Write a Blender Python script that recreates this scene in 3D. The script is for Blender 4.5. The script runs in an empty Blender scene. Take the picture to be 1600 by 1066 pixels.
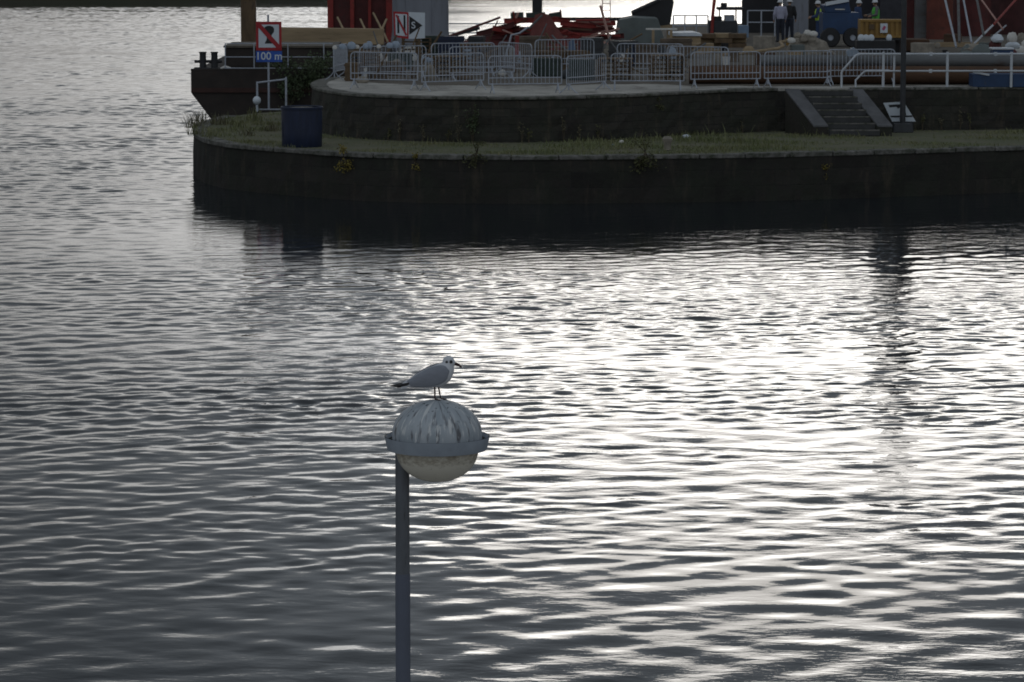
import bpy, bmesh, math, random
import numpy as np
from mathutils import Vector, Matrix

random.seed(7)
S = bpy.context.scene
C = S.collection
R = math.radians
PI = math.pi

# ------------------------------------------------------------------ camera
F = 5300.0 / 1600.0                      # focal length / picture width
CAM = Vector((0.0, 0.0, 7.6))            # metres above the river
PITCH = math.atan(653.0 / 5300.0)
cam = bpy.data.cameras.new('camera')
cam.lens = 36.0 * F
cam.sensor_width = 36.0
cam.clip_start = 0.5
cam.clip_end = 9000.0
cam_o = bpy.data.objects.new('camera', cam)
C.objects.link(cam_o)
cam_o.location = CAM
cam_o.rotation_euler = (PI / 2 - PITCH, 0, 0)
S.camera = cam_o
cam.dof.use_dof = True
cam.dof.focus_distance = 26.0
cam.dof.aperture_fstop = 20.0

# ------------------------------------------------------------------ world
DECK0, DECK1 = 0.092, 0.176
SUN_EL, SUN_AZ = R(6.0), R(4.2)         # azimuth: to the right of the view direction (+Y)
sun_dir = Vector((math.sin(SUN_AZ) * math.cos(SUN_EL), math.cos(SUN_AZ) * math.cos(SUN_EL), math.sin(SUN_EL)))
W = bpy.data.worlds.new('World')
S.world = W
W.use_nodes = True
nt = W.node_tree
nt.nodes.clear()
def wn(t, **k):
    n = nt.nodes.new(t)
    for a, b in k.items():
        setattr(n, a, b)
    return n
def wl(a, b):
    nt.links.new(a, b)
def wmath(op, a, b=None, clamp=False):
    n = wn('ShaderNodeMath', operation=op, use_clamp=clamp)
    for i, v in enumerate((a, b)):
        if v is None:
            continue
        if isinstance(v, (int, float)):
            n.inputs[i].default_value = v
        else:
            wl(v, n.inputs[i])
    return n.outputs[0]
out = wn('ShaderNodeOutputWorld')
sky = wn('ShaderNodeTexSky', sky_type='NISHITA')
sky.sun_disc = False
sky.sun_elevation = SUN_EL
sky.sun_rotation = SUN_AZ
sky.air_density = 1.0
sky.dust_density = 2.5
sky.ozone_density = 1.5
tc = wn('ShaderNodeTexCoord')
sep = wn('ShaderNodeSeparateXYZ')
wl(tc.outputs['Generated'], sep.inputs[0])
# cloud: a thin bright veil low down, a thick grey deck above it, broken by the same noise all round the sky
zpos = wmath('MAXIMUM', sep.outputs[2], 0.0)
zc = wmath('ADD', zpos, 0.10)
comb = wn('ShaderNodeCombineXYZ')
wl(wmath('DIVIDE', sep.outputs[0], zc), comb.inputs[0])
wl(wmath('DIVIDE', sep.outputs[1], zc), comb.inputs[1])
cn = wn('ShaderNodeTexNoise')
cn.inputs['Scale'].default_value = 0.9
cn.inputs['Detail'].default_value = 6.0
cn.inputs['Roughness'].default_value = 0.55
wl(comb.outputs[0], cn.inputs['Vector'])
nz = wmath('SUBTRACT', cn.outputs['Fac'], 0.5)
cr = wn('ShaderNodeMapRange', interpolation_type='SMOOTHSTEP')
cr.inputs['From Min'].default_value = DECK0
cr.inputs['From Max'].default_value = DECK1
wl(wmath('ADD', zpos, wmath('MULTIPLY', nz, 0.12)), cr.inputs['Value'])
dotn = wn('ShaderNodeVectorMath', operation='DOT_PRODUCT')
wl(tc.outputs['Generated'], dotn.inputs[0])
dotn.inputs[1].default_value = sun_dir
dpos = wmath('MAXIMUM', dotn.outputs['Value'], 0.0)
veil = wmath('ADD', wmath('ADD', wmath('MULTIPLY', wmath('POWER', dpos, 110.0), 12.0), wmath('MULTIPLY', wmath('POWER', dpos, 36.0), 7.0)), 2.7)
veil = wmath('MULTIPLY', veil, wmath('ADD', 1.0, wmath('MULTIPLY', nz, -1.6)))
murk = wn('ShaderNodeMapRange', interpolation_type='SMOOTHSTEP')     # murk along the whole horizon
murk.inputs['From Min'].default_value = 0.0
murk.inputs['From Max'].default_value = 0.10
murk.inputs['To Min'].default_value = 0.36
wl(zpos, murk.inputs['Value'])
veil = wmath('MULTIPLY', veil, murk.outputs[0])
deck = wmath('ADD', wmath('MULTIPLY', wmath('SUBTRACT', 1.0, dotn.outputs['Value']), 1.75), 1.22)
deck = wmath('ADD', deck, wmath('MULTIPLY', wmath('POWER', dpos, 80.0), 3.0))
deck = wmath('MULTIPLY', deck, wmath('ADD', 1.0, wmath('MULTIPLY', nz, -1.2)))
def tint(v, c):
    n = wn('ShaderNodeVectorMath', operation='SCALE')
    n.inputs[0].default_value = c
    wl(v, n.inputs['Scale'])
    return n.outputs[0]
def wmix(f, a, b):
    n = wn('ShaderNodeMix', data_type='RGBA')
    if isinstance(f, float): n.inputs['Factor'].default_value = f
    else: wl(f, n.inputs['Factor'])
    wl(a, n.inputs['A']); wl(b, n.inputs['B'])
    return n.outputs['Result']
low = wmix(0.995, sky.outputs[0], tint(veil, (1.0, 1.0, 0.99)))
high = wmix(0.995, sky.outputs[0], tint(deck, (0.86, 0.97, 1.09)))
final = wmix(cr.outputs[0], low, high)
bg = wn('ShaderNodeBackground')
bg.inputs['Strength'].default_value = 0.10
wl(final, bg.inputs['Color'])
wl(bg.outputs[0], out.inputs[0])

# ------------------------------------------------------------------ sun (hazy, behind thin cloud)
sl = bpy.data.lights.new('sun', 'SUN')
sl.energy = 0.05
sl.angle = R(12.0)
sl.color = (1.0, 0.93, 0.84)
so = bpy.data.objects.new('sun', sl)
C.objects.link(so)
so.rotation_euler = (-sun_dir).to_track_quat('-Z', 'Y').to_euler()
so.location = (0, 0, 60)

S.render.engine = 'CYCLES'
S.view_settings.view_transform = 'Standard'
S.view_settings.look = 'None'
S.view_settings.exposure = 0.0
S.view_settings.gamma = 1.0
S.cycles.max_bounces = 6
S.cycles.filter_width = 1.7

# ------------------------------------------------------------------ helpers: places
fwd = Vector((0, math.cos(PITCH), -math.sin(PITCH)))
upv = Vector((0, math.sin(PITCH), math.cos(PITCH)))
def ray(px, py):
    return Vector((1, 0, 0)) * ((px - 800) / 5300.0) + upv * (-(py - 533) / 5300.0) + fwd
def P(px, py, z):                         # the place on the level z seen at a pixel of the 1600 px photograph
    d = ray(px, py)
    return CAM + d * ((z - CAM.z) / d.z)
def V(px, py, y):                         # the place at distance y seen at a pixel
    d = ray(px, py)
    return CAM + d * ((y - CAM.y) / d.y)
ZQ, ZL = 2.6, 1.3                         # upper quay and lower ledge above the water

# ------------------------------------------------------------------ helpers: objects
ORIG = {}
def tag(o, label=None, cat=None, group=None, kind=None):
    if label: o['label'] = label
    if cat: o['category'] = cat
    if group: o['group'] = group
    if kind: o['kind'] = kind
    return o
def thing(name, loc, label, cat, group=None, rz=0.0, kind=None):
    o = bpy.data.objects.new(name, None)
    o.empty_display_size = 0.2
    C.objects.link(o)
    o.location = loc
    o.rotation_euler = (0, 0, rz)
    ORIG[o.name] = Vector(loc)
    tag(o, label, cat, group, kind)
    return o
class MB:
    def __init__(s):
        s.v, s.f, s.m = [], [], []
    def add(s, vs, fs, mi=0):
        n = len(s.v)
        s.v += [tuple(v) for v in vs]
        s.f += [tuple(i + n for i in f) for f in fs]
        s.m += [mi] * len(fs)
        return s
    def box(s, c, size, rot=None, mi=0, taper=1.0):
        hx, hy, hz = size[0] / 2, size[1] / 2, size[2] / 2
        pts = []
        for z, t in ((-hz, 1.0), (hz, taper)):
            for x, y in ((-hx, -hy), (hx, -hy), (hx, hy), (-hx, hy)):
                p = Vector((x * t, y * t, z))
                if rot is not None:
                    p = rot @ p
                pts.append(p + Vector(c))
        return s.add(pts, [(3, 2, 1, 0), (4, 5, 6, 7), (0, 1, 5, 4), (1, 2, 6, 5), (2, 3, 7, 6), (3, 0, 4, 7)], mi)
    def bar(s, a, b, w, h=None, mi=0, roll=0.0):
        a, b = Vector(a), Vector(b)
        h = w if h is None else h
        q = (b - a).to_track_quat('Z', 'Y').to_matrix() @ Matrix.Rotation(roll, 3, 'Z')
        return s.box((a + b) / 2, (w, h, (b - a).length), q, mi)
    def tube(s, pts, r, n=8, mi=0, cap=True):
        pts = [Vector(p) for p in pts]
        rr = r if isinstance(r, (list, tuple)) else [r] * len(pts)
        rings = []
        ref = None
        for i, p in enumerate(pts):
            a = pts[max(i - 1, 0)]
            b = pts[min(i + 1, len(pts) - 1)]
            t = (b - a).normalized()
            if ref is None:
                ref = Vector((0, 0, 1)) if abs(t.z) < 0.9 else Vector((1, 0, 0))
            u = t.cross(ref).normalized()
            w = u.cross(t).normalized()
            ref = w
            rings.append([p + (u * math.cos(2 * PI * k / n) + w * math.sin(2 * PI * k / n)) * rr[i] for k in range(n)])
        vs = [q for rg in rings for q in rg]
        fs = []
        for i in range(len(pts) - 1):
            for k in range(n):
                fs.append((i * n + k, i * n + (k + 1) % n, (i + 1) * n + (k + 1) % n, (i + 1) * n + k))
        if cap:
            fs.append(tuple(range(n - 1, -1, -1)))
            fs.append(tuple((len(pts) - 1) * n + k for k in range(n)))
        return s.add(vs, fs, mi)
    def lathe(s, prof, c=(0, 0, 0), n=32, mi=0, axis=None):
        c = Vector(c)
        vs, fs = [], []
        for r, z in prof:
            for k in range(n):
                p = Vector((r * math.cos(2 * PI * k / n), r * math.sin(2 * PI * k / n), z))
                if axis is not None:
                    p = axis @ p
                vs.append(p + c)
        for i in range(len(prof) - 1):
            for k in range(n):
                fs.append((i * n + k, i * n + (k + 1) % n, (i + 1) * n + (k + 1) % n, (i + 1) * n + k))
        return s.add(vs, fs, mi)
    def prism(s, poly, z0, z1, mi=0):
        n = len(poly)
        vs = [(p[0], p[1], z0) for p in poly] + [(p[0], p[1], z1) for p in poly]
        fs = [tuple(range(n - 1, -1, -1)), tuple(range(n, 2 * n))]
        fs += [(i, (i + 1) % n, n + (i + 1) % n, n + i) for i in range(n)]
        return s.add(vs, fs, mi)
    def build(s, name, mat, parent=None, smooth=False, bevel=0.0, local=False):
        off = Vector((0, 0, 0))
        if parent is not None and not local:
            off = ORIG[parent.name]
        me = bpy.data.meshes.new(name)
        me.from_pydata([(v[0] - off.x, v[1] - off.y, v[2] - off.z) for v in s.v], [], s.f)
        for m in (mat if isinstance(mat, (list, tuple)) else [mat]):
            me.materials.append(m)
        if any(s.m):
            me.polygons.foreach_set('material_index', s.m)
        if smooth:
            me.polygons.foreach_set('use_smooth', [True] * len(me.polygons))
        bm = bmesh.new()
        bm.from_mesh(me)
        bmesh.ops.recalc_face_normals(bm, faces=bm.faces)
        bm.to_mesh(me)
        bm.free()
        me.update()
        o = bpy.data.objects.new(name, me)
        C.objects.link(o)
        if parent is not None:
            o.parent = parent
        ORIG[o.name] = off
        if bevel:
            b = o.modifiers.new('bevel', 'BEVEL')
            b.width = bevel
            b.segments = 2
            b.limit_method = 'ANGLE'
        if smooth and hasattr(me, 'set_sharp_from_angle'):
            me.set_sharp_from_angle(angle=R(40))
        return o
    def single(s, name, mat, label, cat, group=None, **k):       # a thing that is one mesh, origin at its base
        xs = [v[0] for v in s.v]; ys = [v[1] for v in s.v]; zs = [v[2] for v in s.v]
        loc = Vector(((min(xs) + max(xs)) / 2, (min(ys) + max(ys)) / 2, min(zs)))
        s.v = [(v[0] - loc.x, v[1] - loc.y, v[2] - loc.z) for v in s.v]
        o = s.build(name, mat, **k)
        o.location = loc
        ORIG[o.name] = loc
        tag(o, label, cat, group)
        return o

# ------------------------------------------------------------------ materials
MATS = {}
def mat(name, col, rough=0.7, metal=0.0, var=0.25, scale=3.0, bump=0.0, bscale=20.0, col2=None, spec=0.5, dirt=None, dirt_amt=0.5, stretch=None):
    if name in MATS:
        return MATS[name]
    m = bpy.data.materials.new(name)
    m.use_nodes = True
    t = m.node_tree
    b = t.nodes['Principled BSDF']
    b.inputs['Roughness'].default_value = rough
    b.inputs['Metallic'].default_value = metal
    b.inputs['Specular IOR Level'].default_value = spec
    tcn = t.nodes.new('ShaderNodeTexCoord')
    vec = tcn.outputs['Object']
    if stretch:
        mp = t.nodes.new('ShaderNodeMapping')
        mp.inputs['Scale'].default_value = stretch
        t.links.new(vec, mp.inputs['Vector'])
        vec = mp.outputs[0]
    n = t.nodes.new('ShaderNodeTexNoise')
    n.inputs['Scale'].default_value = scale
    n.inputs['Detail'].default_value = 6.0
    n.inputs['Roughness'].default_value = 0.65
    t.links.new(vec, n.inputs['Vector'])
    r = t.nodes.new('ShaderNodeMapRange')
    r.inputs['From Min'].default_value = 0.3
    r.inputs['From Max'].default_value = 0.7
    t.links.new(n.outputs['Fac'], r.inputs['Value'])
    mx = t.nodes.new('ShaderNodeMix')
    mx.data_type = 'RGBA'
    c2 = col2 if col2 else tuple(c * (1 - var) for c in col)
    mx.inputs['A'].default_value = (*c2, 1)
    mx.inputs['B'].default_value = (*(col if col2 else tuple(min(c * (1 + var), 0.9) for c in col)), 1)
    t.links.new(r.outputs[0], mx.inputs['Factor'])
    colout = mx.outputs['Result']
    if dirt:
        n2 = t.nodes.new('ShaderNodeTexNoise')
        n2.inputs['Scale'].default_value = scale * 2.7
        n2.inputs['Detail'].default_value = 8.0
        n2.inputs['Roughness'].default_value = 0.7
        t.links.new(vec, n2.inputs['Vector'])
        r2 = t.nodes.new('ShaderNodeMapRange')
        r2.inputs['From Min'].default_value = 0.72 - 0.35 * dirt_amt
        r2.inputs['From Max'].default_value = 0.85 - 0.25 * dirt_amt
        t.links.new(n2.outputs['Fac'], r2.inputs['Value'])
        m2 = t.nodes.new('ShaderNodeMix')
        m2.data_type = 'RGBA'
        t.links.new(r2.outputs[0], m2.inputs['Factor'])
        t.links.new(colout, m2.inputs['A'])
        m2.inputs['B'].default_value = (*dirt, 1)
        colout = m2.outputs['Result']
    t.links.new(colout, b.inputs['Base Color'])
    if bump:
        n3 = t.nodes.new('ShaderNodeTexNoise')
        n3.inputs['Scale'].default_value = bscale
        n3.inputs['Detail'].default_value = 5.0
        t.links.new(tcn.outputs['Object'], n3.inputs['Vector'])
        bp = t.nodes.new('ShaderNodeBump')
        bp.inputs['Strength'].default_value = bump
        bp.inputs['Distance'].default_value = 0.03
        t.links.new(n3.outputs['Fac'], bp.inputs['Height'])
        t.links.new(bp.outputs[0], b.inputs['Normal'])
    MATS[name] = m
    return m

# ------------------------------------------------------------------ the river
def water_material():
    m = bpy.data.materials.new('river_water')
    m.use_nodes = True
    t = m.node_tree
    b = t.nodes['Principled BSDF']
    b.inputs['Base Color'].default_value = (0.016, 0.021, 0.026, 1)
    b.inputs['Roughness'].default_value = 0.045
    b.inputs['IOR'].default_value = 1.333
    tcn = t.nodes.new('ShaderNodeTexCoord')
    mp = t.nodes.new('ShaderNodeMapping')
    mp.inputs['Scale'].default_value = (1.0, 1.7, 1.0)
    mp.inputs['Rotation'].default_value = (0, 0, R(14))
    t.links.new(tcn.outputs['Object'], mp.inputs['Vector'])
    n = t.nodes.new('ShaderNodeTexNoise')
    n.inputs['Scale'].default_value = 3.6
    n.inputs['Detail'].default_value = 3.5
    n.inputs['Roughness'].default_value = 0.5
    t.links.new(mp.outputs[0], n.inputs['Vector'])
    # gusts: where the wind touches the water the fine ripples are higher
    g = t.nodes.new('ShaderNodeTexNoise')
    g.inputs['Scale'].default_value = 0.07
    g.inputs['Detail'].default_value = 3.0
    t.links.new(mp.outputs[0], g.inputs['Vector'])
    gr = t.nodes.new('ShaderNodeMapRange')
    gr.inputs['From Min'].default_value = 0.35
    gr.inputs['From Max'].default_value = 0.65
    gr.inputs['To Min'].default_value = 0.06
    gr.inputs['To Max'].default_value = 0.32
    t.links.new(g.outputs['Fac'], gr.inputs['Value'])
    bp = t.nodes.new('ShaderNodeBump')
    bp.inputs['Distance'].default_value = 0.022
    t.links.new(gr.outputs[0], bp.inputs['Strength'])
    t.links.new(n.outputs['Fac'], bp.inputs['Height'])
    t.links.new(bp.outputs[0], b.inputs['Normal'])
    return m
M_WATER = water_material()
rng = np.random.default_rng(11)
NW = 120
wl_ = np.exp(rng.normal(math.log(0.50), 0.48, NW)).clip(0.22, 2.2)     # wavelengths
wk = 2 * PI / wl_
wdir = rng.normal(R(-76), R(50), NW)                                   # travel towards the near bank, a little slanted
wslope = 0.0069 * np.ones(NW)
wph = rng.uniform(0, 2 * PI, NW)
rk = 2 * PI / rng.uniform(0.55, 1.3, 26); rd = rng.uniform(0, 2 * PI, 26); rp = rng.uniform(0, 2 * PI, 26)
def lowfreq(x, y, s, seed):
    r2 = np.random.default_rng(seed)
    o = np.zeros_like(x)
    for _ in range(7):
        a = r2.uniform(0, PI)
        k = 2 * PI / (s * r2.uniform(0.6, 1.8))
        o += np.sin(k * (x * np.cos(a) * 0.6 + y * np.sin(a)) + r2.uniform(0, 6.28))
    return o / 3.2
def wave_height(x, y, minlen):
    gust = np.clip(1.0 + 0.50 * lowfreq(x, y, 15.0, 3) + 0.30 * lowfreq(x, y, 4.5, 8), 0.30, 1.8)
    calm = np.clip((y - 33.0) / 20.0, 0.0, 1.0)                        # lee of the near bank
    lee = np.clip((82.5 - y) / 15.0, 0.0, 1.0) + np.clip((-7.0 - x) / 5.0, 0.0, 1.0)   # lee of the dock wall
    lmin = 0.15 + 0.12 * np.clip((x - 1.0) / 6.0, 0.0, 1.0)
    lee = lmin + (1.0 - lmin) * np.clip(lee, 0.0, 1.0)
    lee = lee * (1.0 + 0.55 * np.clip((y - 92.0) / 40.0, 0.0, 1.0))     # open reach beyond the point
    gl = (0.40 + 0.60 * calm) * lee * np.clip(1.0 + 0.35 * lowfreq(x, y, 9.0, 12), 0.5, 1.5)
    gs = gust * (0.20 + 0.80 * calm) * lee
    h = np.zeros_like(x)
    for i in range(26):                                                # crossing wash reflected off the near wall
        h += 0.0062 / rk[i] * np.sin(rk[i] * (x * math.cos(rd[i]) + y * math.sin(rd[i])) + rp[i]) * (1.0 - calm) * (y < 74)
    for i in range(NW):
        if wl_[i] < minlen:
            continue
        w = wslope[i] / wk[i] * np.sin(wk[i] * (x * math.cos(wdir[i]) + y * math.sin(wdir[i])) + wph[i])
        h += w * (gs if wl_[i] < 0.7 else gl)
    return h
WV, WF = [], []
wcount = 0
def water_patch(x0, x1, nx, y0, y1, ny, minlen, flat=False):
    global wcount
    X, Y = np.meshgrid(np.linspace(x0, x1, nx), np.linspace(y0, y1, ny))
    Z = np.zeros_like(X) if flat else wave_height(X, Y, minlen)
    WV.append(np.stack([X, Y, Z], -1).reshape(-1, 3))
    idx = np.arange(nx * ny).reshape(ny, nx) + wcount
    WF.append(np.stack([idx[:-1, :-1], idx[:-1, 1:], idx[1:, 1:], idx[1:, :-1]], -1).reshape(-1, 4))
    wcount += nx * ny
water_patch(-15, 15, 430, 24.7, 74, 680, 0.2)
water_patch(-27, 27, 430, 74, 148, 560, 0.3)
water_patch(-64, 36, 420, 148, 310, 600, 0.45)
water_patch(-80, 80, 200, 310, 420, 160, 1.2)
water_patch(-600, -15, 40, 24.7, 74, 8, 9, True); water_patch(15, 600, 40, 24.7, 74, 8, 9, True)
water_patch(-600, -27, 40, 74, 148, 8, 9, True); water_patch(27, 600, 40, 74, 148, 8, 9, True)
water_patch(-600, -64, 20, 148, 310, 20, 9, True); water_patch(36, 600, 20, 148, 310, 20, 9, True)
water_patch(-600, -80, 20, 310, 420, 20, 9, True); water_patch(80, 600, 20, 310, 420, 20, 9, True)
water_patch(-600, 600, 40, 420, 900, 20, 9, True)
wv = np.concatenate(WV); wf = np.concatenate(WF)
me = bpy.data.meshes.new('water')
me.vertices.add(len(wv)); me.vertices.foreach_set('co', wv.astype(np.float32).ravel())
me.loops.add(len(wf) * 4); me.loops.foreach_set('vertex_index', wf.astype(np.int32).ravel())
me.polygons.add(len(wf)); me.polygons.foreach_set('loop_start', np.arange(0, len(wf) * 4, 4, dtype=np.int32))
me.polygons.foreach_set('use_smooth', np.ones(len(wf), dtype=bool))
me.update(calc_edges=True)
me.materials.append(M_WATER)
water = bpy.data.objects.new('water', me)
C.objects.link(water)
tag(water, kind='structure')
# ------------------------------------------------------------------ stone and ground materials
def wall_material(name, base, mortar, green, bw, bh, bump=0.5):
    m = bpy.data.materials.new(name)
    m.use_nodes = True
    t = m.node_tree
    b = t.nodes['Principled BSDF']
    b.inputs['Roughness'].default_value = 0.85
    uv = t.nodes.new('ShaderNodeUVMap')
    tcn = t.nodes.new('ShaderNodeTexCoord')
    br = t.nodes.new('ShaderNodeTexBrick')
    br.inputs['Scale'].default_value = 1.0
    br.inputs['Brick Width'].default_value = bw
    br.inputs['Row Height'].default_value = bh
    br.inputs['Mortar Size'].default_value = 0.012
    br.inputs['Mortar Smooth'].default_value = 0.4
    br.inputs['Color1'].default_value = (*base, 1)
    br.inputs['Color2'].default_value = (*[c * 0.35 for c in base], 1)
    br.inputs['Mortar'].default_value = (*mortar, 1)
    dn = t.nodes.new('ShaderNodeTexNoise')
    dn.inputs['Scale'].default_value = 3.0
    t.links.new(tcn.outputs['Object'], dn.inputs['Vector'])
    dm = t.nodes.new('ShaderNodeMix'); dm.data_type = 'VECTOR'
    dm.inputs['Factor'].default_value = 0.04
    t.links.new(uv.outputs[0], dm.inputs['A']); t.links.new(dn.outputs['Color'], dm.inputs['B'])
    t.links.new(dm.outputs['Result'], br.inputs['Vector'])
    n = t.nodes.new('ShaderNodeTexNoise')
    n.inputs['Scale'].default_value = 0.9
    n.inputs['Detail'].default_value = 9.0
    n.inputs['Roughness'].default_value = 0.7
    t.links.new(tcn.outputs['Object'], n.inputs['Vector'])
    r = t.nodes.new('ShaderNodeMapRange')
    r.inputs['From Min'].default_value = 0.42
    r.inputs['From Max'].default_value = 0.62
    t.links.new(n.outputs['Fac'], r.inputs['Value'])
    mx = t.nodes.new('ShaderNodeMix'); mx.data_type = 'RGBA'
    t.links.new(r.outputs[0], mx.inputs['Factor'])
    t.links.new(br.outputs['Color'], mx.inputs['A'])
    mx.inputs['B'].default_value = (*green, 1)
    # lime and rust run-off: ragged pale streaks down the face
    sm_ = t.nodes.new('ShaderNodeMapping'); sm_.inputs['Scale'].default_value = (2.6, 0.5, 1.0)
    t.links.new(uv.outputs[0], sm_.inputs['Vector'])
    sn = t.nodes.new('ShaderNodeTexNoise'); sn.inputs['Scale'].default_value = 1.0; sn.inputs['Detail'].default_value = 8.0; sn.inputs['Roughness'].default_value = 0.7
    t.links.new(sm_.outputs[0], sn.inputs['Vector'])
    sr = t.nodes.new('ShaderNodeMapRange'); sr.inputs['From Min'].default_value = 0.54; sr.inputs['From Max'].default_value = 0.72; sr.inputs['To Max'].default_value = 0.8
    t.links.new(sn.outputs['Fac'], sr.inputs['Value'])
    sx_ = t.nodes.new('ShaderNodeMix'); sx_.data_type = 'RGBA'
    t.links.new(sr.outputs[0], sx_.inputs['Factor']); t.links.new(mx.outputs['Result'], sx_.inputs['A'])
    sx_.inputs['B'].default_value = (*[c * 2.0 for c in (base[0] * 1.1, base[1], base[2] * 0.85)], 1)
    t.links.new(sx_.outputs['Result'], b.inputs['Base Color'])
    ad = t.nodes.new('ShaderNodeMath'); ad.operation = 'SUBTRACT'
    n2 = t.nodes.new('ShaderNodeTexNoise'); n2.inputs['Scale'].default_value = 9.0; n2.inputs['Detail'].default_value = 6.0
    t.links.new(tcn.outputs['Object'], n2.inputs['Vector'])
    t.links.new(n2.outputs['Fac'], ad.inputs[0]); t.links.new(br.outputs['Fac'], ad.inputs[1])
    bp = t.nodes.new('ShaderNodeBump')
    bp.inputs['Strength'].default_value = bump
    bp.inputs['Distance'].default_value = 0.04
    t.links.new(ad.outputs[0], bp.inputs['Height'])
    t.links.new(bp.outputs[0], b.inputs['Normal'])
    return m
M_WALL_LOW = wall_material('dock_wall_stone', (0.032, 0.027, 0.022), (0.018, 0.017, 0.015), (0.020, 0.022, 0.014), 1.1, 0.42)
M_WALL_UP = wall_material('quay_wall_stone', (0.042, 0.036, 0.029), (0.020, 0.019, 0.017), (0.027, 0.028, 0.019), 0.55, 0.22, 0.7)
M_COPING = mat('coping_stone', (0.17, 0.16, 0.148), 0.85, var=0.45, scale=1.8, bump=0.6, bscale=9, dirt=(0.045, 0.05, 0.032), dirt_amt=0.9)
M_QUAY = mat('quay_concrete', (0.40, 0.38, 0.345), 0.9, var=0.3, scale=0.5, bump=0.4, bscale=6, dirt=(0.12, 0.11, 0.095), dirt_amt=0.65)
M_LEDGE = mat('ledge_soil', (0.085, 0.10, 0.045), 0.95, col2=(0.15, 0.135, 0.09), scale=0.8, bump=0.8, bscale=7)
M_GRASS = mat('grass_blades', (0.115, 0.145, 0.05), 0.7, col2=(0.20, 0.185, 0.09), scale=0.6)
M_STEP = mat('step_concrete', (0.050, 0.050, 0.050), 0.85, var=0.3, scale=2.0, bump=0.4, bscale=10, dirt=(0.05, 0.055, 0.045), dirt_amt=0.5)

def smooth_path(pts, n=6, closed=False):              # Catmull-Rom through points in plan
    o = []
    for i in range(len(pts) - 1):
        p0 = pts[max(i - 1, 0)]; p1 = pts[i]; p2 = pts[i + 1]; p3 = pts[min(i + 2, len(pts) - 1)]
        for k in range(n):
            t = k / n
            o.append(0.5 * ((2 * p1) + (p2 - p0) * t + (2 * p0 - 5 * p1 + 4 * p2 - p3) * t * t + (3 * p1 - p0 - 3 * p2 + p3) * t ** 3))
    o.append(pts[-1])
    return o
def strip_wall(name, path, z0, z1, mtl, parent, rows=5, jitter=0.03):
    """a wall face that follows a path in plan, uneven, with metres as UV"""
    vs, fs, uvs = [], [], []
    L = 0.0
    n = len(path)
    rr = random.Random(5)
    acc = []
    for i, p in enumerate(path):
        if i:
            L += (Vector(path[i][:2]) - Vector(path[i - 1][:2])).length
        acc.append(L)
    for j in range(rows + 1):
        z = z0 + (z1 - z0) * j / rows
        for i, p in enumerate(path):
            a = Vector(path[max(i - 1, 0)][:2]); b = Vector(path[min(i + 1, n - 1)][:2])
            t = (b - a).normalized()
            nx = Vector((t.y, -t.x))
            o = 0.0 if j == rows else rr.uniform(-jitter, jitter) + 0.05 * (1 - j / rows)
            vs.append((p[0] + nx.x * o, p[1] + nx.y * o, z))
            uvs.append((acc[i], z))
    for j in range(rows):
        for i in range(n - 1):
            fs.append((j * n + i, j * n + i + 1, (j + 1) * n + i + 1, (j + 1) * n + i))
    me = bpy.data.meshes.new(name)
    off = ORIG[parent.name]
    me.from_pydata([(v[0] - off.x, v[1] - off.y, v[2] - off.z) for v in vs], [], fs)
    u = me.uv_layers.new(name='UVMap')
    for lp in me.loops:
        u.data[lp.index].uv = uvs[lp.vertex_index]
    me.materials.append(mtl)
    o = bpy.data.objects.new(name, me)
    C.objects.link(o)
    o.parent = parent
    ORIG[o.name] = off
    return o
def resample(path, step):
    o = [Vector(path[0])]
    acc = 0.0
    for i in range(1, len(path)):
        a, b = Vector(path[i - 1]), Vector(path[i])
        d = (b - a).length
        while acc + d >= step:
            t = (step - acc) / d
            a = a + (b - a) * t
            d = (b - a).length
            o.append(a.copy())
            acc = 0.0
        acc += d
    return o
# plan of the two levels
ledge_px = [(352, 181), (325, 188), (309, 196), (303, 205), (318, 216), (350, 224), (400, 229), (480, 235), (560, 240), (700, 243.5), (880, 244),
            (1040, 242.5), (1160, 241), (1300, 238), (1450, 233.5), (1600, 229), (1800, 222.5)]
LEDGE = smooth_path([P(x, y, ZL) for x, y in ledge_px], 5)
quay_px = [(530, 119.5), (506, 123), (491, 128), (488, 134), (500, 140), (540, 146), (600, 149.5), (700, 152), (800, 152.5), (900, 151), (1000, 147.5),
           (1080, 143.5), (1150, 140.5), (1230, 138.5)]
QUAY = smooth_path([P(x, y, ZQ) for x, y in quay_px], 5)
QR = [P(1230, 138.5, ZQ), P(1330, 138.0, ZQ), P(1450, 137.2, ZQ), P(1600, 136.2, ZQ), P(1800, 135, ZQ)]
def ground(name, outline, z, thick, mtl):
    m = MB()
    m.prism([(p[0], p[1]) for p in outline], z - thick, z)
    o = m.build(name, mtl)
    tag(o, kind='structure')
    return o
xr = P(1800, 222.5, ZL).x
back = [Vector((xr + 3, 116, 0)), Vector((-3.5, 116, 0)), Vector((-6.8, 115.5, 0)), Vector((LEDGE[0].x + 0.9, LEDGE[0].y + 1.5, 0))]
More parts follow.
